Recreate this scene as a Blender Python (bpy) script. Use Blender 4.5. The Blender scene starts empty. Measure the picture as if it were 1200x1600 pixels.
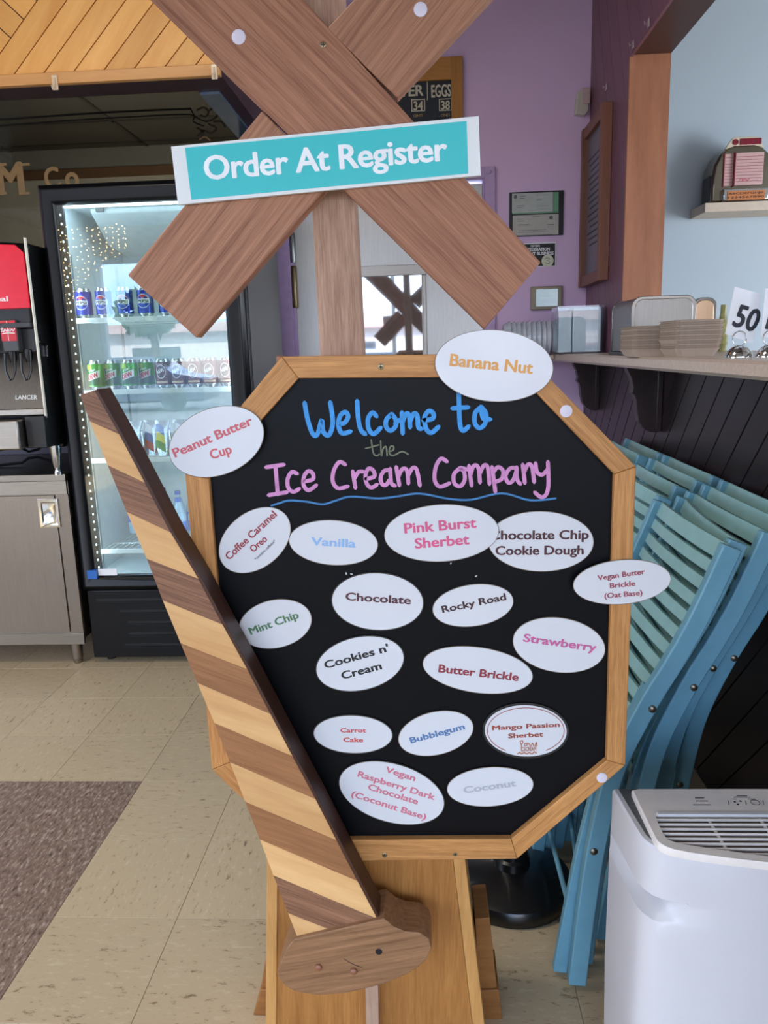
import bpy, bmesh, math, random
from mathutils import Vector, Matrix
random.seed(7)
SC = bpy.context.scene
COL = SC.collection
# ------------------------------------------------------------ camera
F = 1215.0
EYE = 1.328
Yc = Vector((62., -255., F)).normalized()
_yv = (62 * 179 + F * F) / 255.
Dc = Vector((179., _yv, F)).normalized()
Xc = Dc.cross(Yc).normalized()
cam = bpy.data.cameras.new('camera')
camo = bpy.data.objects.new('camera', cam)
COL.objects.link(camo)
cam.sensor_fit = 'VERTICAL'; cam.sensor_height = 36.0; cam.lens = F / 1600 * 36
cam.clip_start = 0.02
# image right / down / forward axes expressed in the world (X right, Y deep, Z up)
R_ = Vector((Xc.x, Yc.x, -Dc.x)); U_ = -Vector((Xc.y, Yc.y, -Dc.y)); FW = Vector((Xc.z, Yc.z, -Dc.z))
camo.matrix_world = Matrix((( R_.x, U_.x, -FW.x, 0), (R_.y, U_.y, -FW.y, 0), (R_.z, U_.z, -FW.z, EYE), (0, 0, 0, 1)))
SC.camera = camo
CAMP = Vector((0, 0, EYE))
def ray(px, py): return R_ * (px - 600) - U_ * (py - 800) + FW * F
def PY(px, py, Y): r = ray(px, py); return CAMP + r * (Y / r.y)
def PX(px, py, X): r = ray(px, py); return CAMP + r * (X / r.x)
def PZ(px, py, Z): r = ray(px, py); return CAMP + r * ((Z - EYE) / r.z)

# ------------------------------------------------------------ sky and exposure
SC.view_settings.view_transform = 'Standard'; SC.view_settings.look = 'None'
SC.view_settings.gamma = 1.0; SC.view_settings.use_curve_mapping = False
SC.view_settings.exposure = 0.0
W = bpy.data.worlds.new('sky'); SC.world = W; W.use_nodes = True
nt = W.node_tree; nt.nodes.clear()
o_ = nt.nodes.new('ShaderNodeOutputWorld'); bg = nt.nodes.new('ShaderNodeBackground'); bg.inputs[1].default_value = 7.5
tc = nt.nodes.new('ShaderNodeTexCoord'); mp = nt.nodes.new('ShaderNodeMapping'); mp.inputs['Scale'].default_value = (1.5, 1.5, 4)
nz = nt.nodes.new('ShaderNodeTexNoise'); nz.inputs['Scale'].default_value = 1.7; nz.inputs['Detail'].default_value = 6
rp = nt.nodes.new('ShaderNodeValToRGB'); rp.color_ramp.elements[0].position = .42; rp.color_ramp.elements[1].position = .62
rp.color_ramp.elements[0].color = (.36, .56, .92, 1); rp.color_ramp.elements[1].color = (.86, .9, .97, 1)
for a, b in ((tc.outputs['Generated'], mp.inputs[0]), (mp.outputs[0], nz.inputs[0]), (nz.outputs[0], rp.inputs[0]), (rp.outputs[0], bg.inputs[0]), (bg.outputs[0], o_.inputs[0])): nt.links.new(a, b)

def area(name, loc, target, sx, sy, power, col, portal=False):
    l = bpy.data.lights.new(name, 'AREA'); l.shape = 'RECTANGLE'; l.size = sx; l.size_y = sy; l.energy = power; l.color = col
    o = bpy.data.objects.new(name, l); COL.objects.link(o); o.location = loc
    o.rotation_euler = (Vector(target) - Vector(loc)).to_track_quat('-Z', 'Y').to_euler()
    if portal: l.cycles.is_portal = True
    return o
area('window_portal', (-.4, -2.45, 1.5), (-.4, 0, 1.5), 6.4, 2.1, 1, (1, 1, 1), True)
area('side_window_portal', (-4.15, .0, 1.5), (0, .0, 1.5), 3.2, 1.7, 1, (1, 1, 1), True)
area('far_room_portal', (4.35, .6, 1.5), (0, .6, 1.5), 3.4, 1.7, 1, (1, 1, 1), True)
area('ceiling_fill', (-1.3, 1.35, 2.98), (-1.3, 1.5, 0), 1.2, .5, 27, (1, .92, .8))  # unseen fill light added overhead, brightens the soffit front
area('back_room_fill', (-1.9, 5.0, 2.1), (-1.9, 7.2, 2.5), 1.2, .6, 34, (1, .97, .9))  # fill light added out of view to lift the far wall of the back room
area('far_room_window_light', (4.3, 1.6, 1.3), (1.6, 4.1, .9), 1.7, 1.5, 85, (.9, .95, 1))
_s = bpy.data.lights.new('sun', 'SUN'); _s.energy = 9; _s.angle = .02; _s.color = (1, .96, .9); _so = bpy.data.objects.new('sun', _s); COL.objects.link(_so); _so.rotation_euler = Vector((.25, -.75, -.62)).to_track_quat('-Z', 'Y').to_euler()

# ------------------------------------------------------------ materials
def lin(c):
    return tuple(((v / 255) / 12.92 if v / 255 <= .04045 else ((v / 255 + .055) / 1.055) ** 2.4) for v in c) + (1,)
MATS = {}
def mat(name, c, rough=.5, metal=0, spec=.5, emit=None, es=1, noise=None, bump=0, coat=0):
    if name in MATS: return MATS[name]
    m = bpy.data.materials.new(name); m.use_nodes = True; t = m.node_tree; b = t.nodes['Principled BSDF']
    b.inputs['Base Color'].default_value = lin(c); b.inputs['Roughness'].default_value = rough; b.inputs['Metallic'].default_value = metal
    b.inputs['Specular IOR Level'].default_value = spec; b.inputs['Coat Weight'].default_value = coat; b.inputs['Coat Roughness'].default_value = .08
    if emit: b.inputs['Emission Color'].default_value = lin(emit); b.inputs['Emission Strength'].default_value = es
    # every surface gets a little procedural unevenness
    sc, amt = noise if noise else (30, .06)
    tcn = t.nodes.new('ShaderNodeTexCoord'); n = t.nodes.new('ShaderNodeTexNoise'); n.inputs['Scale'].default_value = sc; n.inputs['Detail'].default_value = 4
    mx = t.nodes.new('ShaderNodeMix'); mx.data_type = 'RGBA'; mx.inputs['A'].default_value = lin([v * (1 - amt) for v in c]); mx.inputs['B'].default_value = lin([min(255, v * (1 + amt)) for v in c])
    t.links.new(tcn.outputs['Object'], n.inputs[0]); t.links.new(n.outputs[0], mx.inputs[0]); t.links.new(mx.outputs['Result'], b.inputs['Base Color'])
    if bump:
        bp = t.nodes.new('ShaderNodeBump'); bp.inputs['Strength'].default_value = bump; bp.inputs['Distance'].default_value = .004
        t.links.new(n.outputs[0], bp.inputs['Height']); t.links.new(bp.outputs[0], b.inputs['Normal'])
    MATS[name] = m; return m
def wood(name, c1, c2, d=(1, 0, 0), scale=9, stretch=16, rough=.5, contrast=(.32, .7), bump=.12, spec=.35, lines=True):
    """grain runs along the direction d; pieces vary by their own random value"""
    if name in MATS: return MATS[name]
    m = bpy.data.materials.new(name); m.use_nodes = True; t = m.node_tree; b = t.nodes['Principled BSDF']; N = t.nodes.new; L = t.links.new
    b.inputs['Roughness'].default_value = rough; b.inputs['Specular IOR Level'].default_value = spec
    q = Vector(d).normalized().rotation_difference(Vector((1, 0, 0))).to_euler()
    tcn = N('ShaderNodeTexCoord'); oi = N('ShaderNodeObjectInfo')
    m1 = N('ShaderNodeMapping'); m1.inputs['Rotation'].default_value = q
    m2 = N('ShaderNodeMapping'); m2.inputs['Scale'].default_value = (1, stretch, stretch)
    ad = N('ShaderNodeVectorMath'); ad.operation = 'ADD'; ml = N('ShaderNodeMath'); ml.operation = 'MULTIPLY'; ml.inputs[1].default_value = 37
    L(tcn.outputs['Object'], m1.inputs[0]); L(oi.outputs['Random'], ml.inputs[0]); L(m1.outputs[0], ad.inputs[0]); L(ml.outputs[0], ad.inputs[1]); L(ad.outputs[0], m2.inputs[0])
    n = N('ShaderNodeTexNoise'); n.inputs['Scale'].default_value = scale * .5; n.inputs['Detail'].default_value = 7; n.inputs['Roughness'].default_value = .65
    n2 = N('ShaderNodeTexNoise'); n2.inputs['Scale'].default_value = scale * 2.6; n2.inputs['Detail'].default_value = 3
    L(m2.outputs[0], n.inputs[0]); L(m2.outputs[0], n2.inputs[0])
    mm = N('ShaderNodeMath'); mm.operation = 'MULTIPLY_ADD'; mm.inputs[1].default_value = .35 if lines else .15; L(n2.outputs[0], mm.inputs[0])
    m3 = N('ShaderNodeMath'); m3.operation = 'MULTIPLY'; m3.inputs[1].default_value = .65 if lines else .85; L(n.outputs[0], m3.inputs[0]); L(m3.outputs[0], mm.inputs[2])
    r = N('ShaderNodeValToRGB'); r.color_ramp.elements[0].position = contrast[0]; r.color_ramp.elements[1].position = contrast[1]
    r.color_ramp.elements[0].color = lin(c1); r.color_ramp.elements[1].color = lin(c2)
    L(mm.outputs[0], r.inputs[0])
    hv = N('ShaderNodeHueSaturation'); mr = N('ShaderNodeMapRange'); mr.inputs['To Min'].default_value = .9; mr.inputs['To Max'].default_value = 1.1
    L(oi.outputs['Random'], mr.inputs[0]); L(mr.outputs[0], hv.inputs['Value']); L(r.outputs[0], hv.inputs['Color']); L(hv.outputs[0], b.inputs['Base Color'])
    bp = N('ShaderNodeBump'); bp.inputs['Strength'].default_value = bump; bp.inputs['Distance'].default_value = .003; L(mm.outputs[0], bp.inputs['Height']); L(bp.outputs[0], b.inputs['Normal'])
    MATS[name] = m; return m
def glass(name, tint=(245, 250, 250), rough=0.0, ior=1.5):
    if name in MATS: return MATS[name]
    m = bpy.data.materials.new(name); m.use_nodes = True; t = m.node_tree; t.nodes.clear(); N = t.nodes.new; L = t.links.new
    o = N('ShaderNodeOutputMaterial'); tr = N('ShaderNodeBsdfTransparent'); gl = N('ShaderNodeBsdfGlossy'); lw = N('ShaderNodeLayerWeight'); lw.inputs[0].default_value = .5; pw = N('ShaderNodeMath'); pw.operation = 'POWER'; pw.inputs[1].default_value = 5
    fr = N('ShaderNodeMath'); fr.operation = 'MULTIPLY_ADD'; fr.inputs[1].default_value = .95; fr.inputs[2].default_value = ((ior - 1) / (ior + 1)) ** 2; mx = N('ShaderNodeMixShader')
    tr.inputs[0].default_value = lin(tint); gl.inputs['Roughness'].default_value = rough; L(lw.outputs['Facing'], pw.inputs[0]); L(pw.outputs[0], fr.inputs[0])
    L(fr.outputs[0], mx.inputs[0]); L(tr.outputs[0], mx.inputs[1]); L(gl.outputs[0], mx.inputs[2]); L(mx.outputs[0], o.inputs[0])
    MATS[name] = m; return m
def brushed(name, c, rough=.32, d=(0, 0, 1), metal=1.0):
    if name in MATS: return MATS[name]
    m = wood(name, [v * .86 for v in c], c, d=d, scale=14, stretch=26, rough=rough, bump=.04, contrast=(.2, .8)); b = m.node_tree.nodes['Principled BSDF']
    b.inputs['Metallic'].default_value = metal; return m
def tilemat(name, base, dark, light, sc=34, th=(.30, .39, .58, .68)):
    m = bpy.data.materials.new(name); m.use_nodes = True; t = m.node_tree; b = t.nodes['Principled BSDF']; N = t.nodes.new; L = t.links.new
    tcn = N('ShaderNodeTexCoord'); oi = N('ShaderNodeObjectInfo'); gt = N('ShaderNodeMath'); gt.operation = 'GREATER_THAN'; gt.inputs[1].default_value = .5
    an = N('ShaderNodeMath'); an.operation = 'MULTIPLY'; an.inputs[1].default_value = 1.5708; rt = N('ShaderNodeVectorRotate'); rt.rotation_type = 'Z_AXIS'
    L(oi.outputs['Random'], gt.inputs[0]); L(gt.outputs[0], an.inputs[0]); L(an.outputs[0], rt.inputs['Angle']); L(tcn.outputs['Object'], rt.inputs['Vector'])
    ad = N('ShaderNodeVectorMath'); ml = N('ShaderNodeMath'); ml.operation = 'MULTIPLY'; ml.inputs[1].default_value = 51
    L(oi.outputs['Random'], ml.inputs[0]); L(rt.outputs[0], ad.inputs[0]); L(ml.outputs[0], ad.inputs[1])
    mp = N('ShaderNodeMapping'); mp.inputs['Scale'].default_value = (1, 2.6, 1); L(ad.outputs[0], mp.inputs[0])
    n = N('ShaderNodeTexNoise'); n.inputs['Scale'].default_value = sc; n.inputs['Detail'].default_value = 5; n.inputs['Roughness'].default_value = .7; L(mp.outputs[0], n.inputs[0])
    r = N('ShaderNodeValToRGB'); e = r.color_ramp.elements; e[0].position = th[0]; e[0].color = lin(dark); e[1].position = th[1]; e[1].color = lin(base); x = e.new(th[2]); x.color = lin(base); y = e.new(th[3]); y.color = lin(light)
    L(n.outputs[0], r.inputs[0]); n2 = N('ShaderNodeTexNoise'); n2.inputs['Scale'].default_value = 3; L(tcn.outputs['Object'], n2.inputs[0])
    hv = N('ShaderNodeHueSaturation'); mr = N('ShaderNodeMapRange'); mr.inputs['To Min'].default_value = .94; mr.inputs['To Max'].default_value = 1.05
    L(oi.outputs['Random'], mr.inputs[0]); L(mr.outputs[0], hv.inputs['Value']); L(r.outputs[0], hv.inputs['Color']); L(hv.outputs[0], b.inputs['Base Color'])
    b.inputs['Roughness'].default_value = .38; b.inputs['Specular IOR Level'].default_value = .35
    return m

# ------------------------------------------------------------ mesh helpers
class M:
    def __init__(s): s.v = []; s.f = []; s.sm = False
    def add(s, vs, fs):
        n = len(s.v); s.v += [tuple(v) for v in vs]; s.f += [tuple(i + n for i in f) for f in fs]; return s
    def box(s, x0, x1, y0, y1, z0, z1):
        x0, x1 = min(x0, x1), max(x0, x1); y0, y1 = min(y0, y1), max(y0, y1); z0, z1 = min(z0, z1), max(z0, z1)
        return s.add([(x0, y0, z0), (x1, y0, z0), (x1, y1, z0), (x0, y1, z0), (x0, y0, z1), (x1, y0, z1), (x1, y1, z1), (x0, y1, z1)],
                     [(0, 3, 2, 1), (4, 5, 6, 7), (0, 1, 5, 4), (1, 2, 6, 5), (2, 3, 7, 6), (3, 0, 4, 7)])
    def loop(s, rings, close=True, caps=True):
        n = len(rings[0]); vs = [p for r in rings for p in r]; fs = []
        for k in range(len(rings) - 1):
            for i in range(n if close else n - 1):
                j = (i + 1) % n; fs.append((k * n + i, k * n + j, (k + 1) * n + j, (k + 1) * n + i))
        if caps: fs.append(tuple(reversed(range(n)))); fs.append(tuple((len(rings) - 1) * n + i for i in range(n)))
        return s.add(vs, fs)
    def prism(s, a, b): return s.loop([[tuple(p) for p in a], [tuple(p) for p in b]])
    def tube(s, path, r, n=8, caps=True):
        path = [Vector(p) for p in path]; rings = []; up = None
        for i, p in enumerate(path):
            d = (path[min(i + 1, len(path) - 1)] - path[max(i - 1, 0)]).normalized()
            if up is None: up = d.orthogonal().normalized()
            up = (up - d * up.dot(d)).normalized(); w = d.cross(up); rr = r[i] if isinstance(r, (list, tuple)) else r
            rings.append([p + up * rr * math.cos(t) + w * rr * math.sin(t) for t in [2 * math.pi * k / n for k in range(n)]])
        s.sm = True; return s.loop(rings, caps=caps)
    def bar(s, path, a, b, side=(0, 1, 0)):
        """rectangular bar of width a (across side x direction) and depth b (along side)"""
        path = [Vector(p) for p in path]; sd = Vector(side).normalized(); rings = []
        for i, p in enumerate(path):
            d = (path[min(i + 1, len(path) - 1)] - path[max(i - 1, 0)]).normalized(); w = d.cross(sd).normalized()
            rings.append([p + w * a / 2 + sd * b / 2, p - w * a / 2 + sd * b / 2, p - w * a / 2 - sd * b / 2, p + w * a / 2 - sd * b / 2])
        return s.loop(rings)
    def lathe(s, prof, c=(0, 0, 0), n=28, axis='Z'):
        rings = []
        for r, z in prof:
            r = max(r, 1e-4); ring = []
            for k in range(n):
                t = 2 * math.pi * k / n; a, b = r * math.cos(t), r * math.sin(t)
                p = (a, b, z) if axis == 'Z' else ((a, z, b) if axis == 'Y' else (z, a, b))
                ring.append((p[0] + c[0], p[1] + c[1], p[2] + c[2]))
            rings.append(ring)
        s.sm = True; return s.loop(rings)
    def build(s, name, m, parent=None, bevel=0, smooth=None, recalc=True, origin=None):
        me = bpy.data.meshes.new(name)
        off = Vector((0, 0, 0))
        if parent is not None and parent.get('_o'): off = Vector(parent['_o'])
        elif parent is None:
            xs = [v[0] for v in s.v]; ys = [v[1] for v in s.v]; zs = [v[2] for v in s.v]
            off = Vector(((min(xs) + max(xs)) / 2, (min(ys) + max(ys)) / 2, min(zs))) if origin is None else Vector(origin)
        me.from_pydata([tuple(Vector(v) - off) for v in s.v], [], s.f); me.update()
        if recalc:
            b = bmesh.new(); b.from_mesh(me); bmesh.ops.recalc_face_normals(b, faces=b.faces); b.to_mesh(me); b.free()
        me.materials.append(m); o = bpy.data.objects.new(name, me); COL.objects.link(o)
        if parent is not None: o.parent = parent
        else: o.location = off
        o['_o'] = tuple(off)
        if s.sm if smooth is None else smooth:
            me.shade_smooth() if hasattr(me, 'shade_smooth') else None
            try: me.set_sharp_from_angle(angle=math.radians(35))
            except Exception: pass
        if bevel:
            bv = o.modifiers.new('bevel', 'BEVEL'); bv.width = bevel; bv.segments = 2; bv.limit_method = 'ANGLE'; bv.angle_limit = math.radians(40)
            me.shade_smooth()
            try: me.set_sharp_from_angle(angle=math.radians(50))
            except Exception: pass
        return o
def tag(o, label, cat, group=None):
    o['label'] = label; o['category'] = cat
    if group: o['group'] = group
    return o
def thing(name, label, cat, loc=(0, 0, 0), group=None):
    o = bpy.data.objects.new(name, None); COL.objects.link(o); o.location = loc; o['_o'] = tuple(loc); o.empty_display_size = .05
    return tag(o, label, cat, group)
def st(o): o['kind'] = 'structure'; return o
def stuff(o): o['kind'] = 'stuff'; return o
def copy_tree(o, parent=None):
    c = o.copy(); COL.objects.link(c)
    if parent: c.parent = parent
    for ch in list(o.children): copy_tree(ch, c)
    return c
def B(x0, x1, y0, y1, z0, z1): return M().box(x0, x1, y0, y1, z0, z1)
def slab_px(pts, Y, t):
    """a board seen face on: its outline at depth Y, thickness t going back"""
    a = [PY(x, y, Y) for x, y in pts]; return M().prism(a, [p + Vector((0, t, 0)) for p in a])
def clip(poly, a, b, c):
    """keep the part of a 2D convex polygon with a*x+b*y>=c"""
    out = []
    for i in range(len(poly)):
        p, q = poly[i], poly[(i + 1) % len(poly)]; dp, dq = a * p[0] + b * p[1] - c, a * q[0] + b * q[1] - c
        if dp >= 0: out.append(p)
        if (dp > 0 > dq) or (dp < 0 < dq):
            t = dp / (dp - dq); out.append((p[0] + t * (q[0] - p[0]), p[1] + t * (q[1] - p[1])))
    return out
def planks(region, origin, d, pitch, gap, to3, to3b, m, parent, rng, extra=None, name='plank', bevel=.0015):
    """parallel boards clipped to a convex region; d along the boards"""
    n = (-d[1], d[0]); c0 = n[0] * origin[0] + n[1] * origin[1]
    for k in rng:
        p = clip(region, n[0], n[1], c0 + k * pitch + gap / 2); 
        if len(p) > 2: p = clip(p, -n[0], -n[1], -(c0 + (k + 1) * pitch - gap / 2))
        if extra and len(p) > 2: p = clip(p, *extra)
        if len(p) < 3: continue
        ar = abs(sum(p[i][0] * p[(i + 1) % len(p)][1] - p[(i + 1) % len(p)][0] * p[i][1] for i in range(len(p)))) / 2
        if ar < 2e-4: continue
        M().prism([to3(q) for q in p], [to3b(q) for q in p]).build(name, m, parent, bevel=bevel)
_font = {}
def text_mesh(s, bold=.02, extrude=0, spacing=1.0):
    """built-in font outline as flat mesh in x,y; returns verts, faces, width and cap height"""
    k = (s, bold, spacing)
    if k in _font: return _font[k]
    cu = bpy.data.curves.new('t', 'FONT'); cu.body = s; cu.offset = 0; cu.resolution_u = 3; cu.space_character = spacing
    o = bpy.data.objects.new('t', cu); COL.objects.link(o)
    dg = bpy.context.evaluated_depsgraph_get(); me = bpy.data.meshes.new_from_object(o.evaluated_get(dg))
    v = [tuple(x.co) for x in me.vertices]; f = [tuple(p.vertices) for p in me.polygons]
    bpy.data.objects.remove(o); bpy.data.curves.remove(cu); bpy.data.meshes.remove(me)
    if bold:
        n = len(v); v0, f0 = v, f; v, f = [], []
        for dx, dy in ((0, 0), (bold, 0), (-bold, 0), (0, bold * .7), (0, -bold * .7), (bold * .7, bold * .5), (-bold * .7, bold * .5), (bold * .7, -bold * .5), (-bold * .7, -bold * .5)):
            k0 = len(v); ly = len(v) // n; v = v + [(a[0] + dx, a[1] + dy, ly) for a in v0]; f = f + [tuple(i + k0 for i in q) for q in f0]
    x0 = min(a[0] for a in v); x1 = max(a[0] for a in v)
    _font[k] = ([(a[0] - x0, a[1], a[2]) for a in v], f, x1 - x0); return _font[k]
CAP = .73
def text_on(s, p0, p1, up, cap, m, parent, name='lettering', bold=.02, off=None, spacing=1.0, italic=0, wrap=None):
    """lettering whose baseline runs from p0 to p1, capitals cap high, along up"""
    v, f, w = text_mesh(s, bold, 0, spacing); p0, p1 = Vector(p0), Vector(p1); r = (p1 - p0); L = r.length; r.normalize()
    up = Vector(up); up = (up - r * up.dot(r)).normalized(); ky = cap / CAP; kx = L / w
    nn = r.cross(up) * .00002
    pts = [p0 + r * (x * kx + italic * y * ky) + up * (y * ky) for x, y, l in v]
    if wrap: pts = [wrap(p) for p in pts]
    pts = [p + nn * q[2] for p, q in zip(pts, v)]
    b = M(); b.add(pts, f); return b.build(name, m, parent, recalc=False)
def text_px(s, x0, y0, x1, y1, Y, cap, m, parent, **k):
    p0, p1 = PY(x0, y0, Y), PY(x1, y1, Y); r = (p1 - p0).normalized(); up = Vector((-r.z, 0, r.x))
    return text_on(s, p0, p1, up, cap / F * Y * .98, m, parent, **k)
def ribbon(strokes, to3, w, lift):
    """pen strokes with rounded ends, as thin raised ribbons"""
    b = M()
    for si, s in enumerate(strokes):
        pts = []
        n = len(s)
        for i in range(n - 1):
            p0, p1, p2, p3 = [Vector(s[max(0, min(n - 1, i + j))]) for j in (-1, 0, 1, 2)]
            for t in (0, .2, .4, .6, .8): pts.append(.5 * (2 * p1 + (p2 - p0) * t + (2 * p0 - 5 * p1 + 4 * p2 - p3) * t * t + (3 * p1 - p0 - 3 * p2 + p3) * t ** 3))
        pts.append(Vector(s[-1])); L, Rr = [], []
        for i, p in enumerate(pts):
            d = (pts[min(i + 1, len(pts) - 1)] - pts[max(i - 1, 0)]); d = d.normalized() if d.length > 1e-6 else Vector((1, 0)); nn = Vector((-d.y, d.x)) * w / 2
            L.append(p + nn); Rr.append(p - nn)
        d0 = (pts[0] - pts[1]).normalized() * w / 2; d1 = (pts[-1] - pts[-2]).normalized() * w / 2
        L = [L[0] * .35 + Rr[0] * .0 + (pts[0]) * .65 + d0] + L + [L[-1] * .35 + pts[-1] * .65 + d1]; Rr = [Rr[0] * .35 + pts[0] * .65 + d0] + Rr + [Rr[-1] * .35 + pts[-1] * .65 + d1]
        vs = [to3(q, lift) for q in L] + [to3(q, lift) for q in Rr]; vs = [(p[0], p[1] - si * .000012, p[2]) for p in vs]; k = len(L)
        b.add(vs, [(i, i + 1, k + i + 1, k + i) for i in range(k - 1)])
    return b

WHITE = mat('white_paper', (232, 233, 236), .35, noise=(8, .015))
BLACK = mat('black_plastic', (14, 14, 16), .35)
STEEL = brushed('brushed_steel', (158, 148, 138), .34)
STEELH = brushed('brushed_steel_flat', (172, 166, 158), .32, d=(1, 0, 0))
CHROME = mat('chrome', (215, 215, 215), .08, metal=1)

# ------------------------------------------------------------ room shell
XE = -.70; XS = .83; YB = 4.15; YP = 3.42; XT = .99; ZC = 3.02
purple = mat('purple_paint', (220, 188, 224), .55, noise=(2.5, .03), bump=.05)
bluew = mat('pale_blue_paint', (180, 195, 206), .6, noise=(2, .02))
creamw = mat('cream_paint', (196, 184, 160), .7)
floor = st(B(-4.2, 4.4, -2.6, 4.4, -.1, -.004).build('floor', mat('tile_grout', (124, 112, 90), .8), origin=(0, 0, 0)))
TB = tilemat('beige_vinyl_tile', (196, 174, 141), (130, 108, 80), (208, 190, 158), 30, (.31, .41, .56, .68))
TD = tilemat('brown_vinyl_tile', (132, 109, 94), (80, 62, 52), (184, 164, 146), 44, (.34, .46, .52, .66))
tm = {}
for nm, m in (('b', TB), ('d', TD)):
    me = bpy.data.meshes.new('tile'); b = bmesh.new(); h = .1520; g = .0006
    vs = [b.verts.new(p) for p in ((-h, -h, -.004), (h, -h, -.004), (h, h, -.004), (-h, h, -.004), (-h, -h, -.0008), (h, -h, -.0008), (h, h, -.0008), (-h, h, -.0008), (-h + g, -h + g, 0), (h - g, -h + g, 0), (h - g, h - g, 0), (-h + g, h - g, 0))]
    for q in ((0, 1, 5, 4), (1, 2, 6, 5), (2, 3, 7, 6), (3, 0, 4, 7), (4, 5, 9, 8), (5, 6, 10, 9), (6, 7, 11, 10), (7, 4, 8, 11), (8, 9, 10, 11)): b.faces.new([vs[i] for i in q])
    b.to_mesh(me); b.free(); me.materials.append(m); tm[nm] = me
for i in range(-10, 11):
    for j in range(-3, 9):
        x = -.926 + .3048 * (i + .5); y = 2.2596 - .04 + .3048 * (j + .5)
        if x > 1.2 or x < -2.9: continue
        dark = x < -.926 and y < 2.22
        o = bpy.data.objects.new('tile', tm['d' if dark else 'b']); COL.objects.link(o); o.parent = floor; o.location = (x, y, 0)
b = M()
for x0, x1, y0, y1 in ((-4.2, -2.91, -2.6, 4.4), (1.2, 4.4, -2.6, 4.4), (-2.9, 1.2, -2.6, 1.30)): b.box(x0, x1, y0, y1, -.003, -.001)
b.build('floor_sheet', TB, floor)
st(M().box(-4.2, -2.6, YB, YB + .15, 0, 3.02).box(-2.6, -.9, YB, YB + .15, 0, 1.36).box(-2.6, -.9, YB, YB + .15, 2.66, 3.02).box(XE - .135, -.9, YB, YB + .15, 1.36, 2.66).build('wall_back', purple))
st(M().box(-.9, -.67, YB, YB + .15, 0, 3.02).box(-.67, .318, YB, YB + .15, 2.145, 3.02).box(.318, XS + .02, YB, YB + .15, 0, 3.02).build('wall_back', purple))
st(B(XS + .02, 4.4, YB + .01, YB + .15, 0, 3.02).build('wall_back', bluew))
st(B(4.4, 4.55, -2.6, -1.2, 0, 3.02).box(4.4, 4.55, 2.4, 4.3, 0, 3.02).box(4.4, 4.55, -1.2, 2.4, 0, .6).box(4.4, 4.55, -1.2, 2.4, 2.4, 3.02).build('wall_right', creamw))
st(B(-4.35, -4.2, -2.6, -1.65, 0, 3.02).box(-4.35, -4.2, 1.65, 4.3, 0, 3.02).box(-4.35, -4.2, -1.65, 1.65, 0, .6).box(-4.35, -4.2, -1.65, 1.65, 2.4, 3.02).build('wall_left', creamw))
st(M().box(-4.2, 4.4, -2.65, -2.5, 0, .42).box(-4.2, 4.4, -2.65, -2.5, 2.42, 3.02).box(-4.2, -3.65, -2.65, -2.5, .42, 2.42).box(2.85, 4.4, -2.65, -2.5, .42, 2.42).build('wall_front', creamw))
ceil = mat('ceiling_board', (150, 146, 138), .9, noise=(60, .08), bump=.2)
c_ = st(M().box(-4.2, 4.4, 1.0, 4.3, ZC, ZC + .1).box(-4.2, 4.4, -2.6, 1.0, 2.75, ZC + .1).build('ceiling', ceil, origin=(0, 0, 3)))
for i in range(7):
    B(-4.2 + .61 * 0, XS, 1.1 + .61 * i - .012, 1.1 + .61 * i + .012, ZC - .006, ZC).build('grid_bar', BLACK, c_) if 1.1 + .61 * i < 4.1 else None
for i in range(8): B(-4.1 + .61 * i - .012, -4.1 + .61 * i + .012, 1.0, 4.1, ZC - .006, ZC).build('grid_bar', BLACK, c_)
st(B(-4.2, XS, .97, 1.0, 2.70, 2.78).build('trim_1', mat('brown_trim', (96, 66, 44), .5)))
# windows behind the camera
w1 = st(M().box(-3.65, 2.85, -2.6, -2.52, .42, .47).box(-3.65, 2.85, -2.6, -2.52, 2.36, 2.42).build('window_1', mat('white_alu', (205, 205, 205), .4)))
for x in (-3.62, -2.0, -.4, 1.2, 2.82): B(x - .03, x + .03, -2.6, -2.52, .47, 2.36).build('mullion', MATS['white_alu'], w1)

# plum side wall with diagonal boards
plum = wood('plum_board', (112, 74, 86), (130, 88, 102), d=(0, .67, .74), scale=5, stretch=12, rough=.4, bump=.05)
wr = st(B(XS + .014, XT, YP, YB + .01, 1.25, ZC).build('wall_right', mat('plum_backing', (66, 44, 52), .6)))
reg = [(YP, 1.25), (YB, 1.25), (YB, ZC), (YP, ZC)]
planks(reg, (3.42, 1.25), (.42, .907), .135, .003, lambda q: (XS, q[0], q[1]), lambda q: (XS + .014, q[0], q[1]), plum, wr, range(-8, 18))
# half wall with dark diagonal boards
darkb = wood('dark_brown_board', (36, 26, 27), (47, 35, 36), d=(0, .69, -.72), scale=5, stretch=10, rough=.35, bump=.05)
hw = st(B(XS + .014, XT, -.2, YB + .01, 0, 1.245).build('wall_right', mat('dark_backing', (24, 18, 20), .7)))
reg = [(1.0, 0), (YB, 0), (YB, 1.243), (1.0, 1.243)]
dd = Vector((.256, -.272)).normalized()
planks(reg, (1.955, 1.224), (dd.x, dd.y), .1005, .004, lambda q: (XS, q[0], q[1]), lambda q: (XS + .014, q[0], q[1]), darkb, hw, range(-22, 26))
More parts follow.
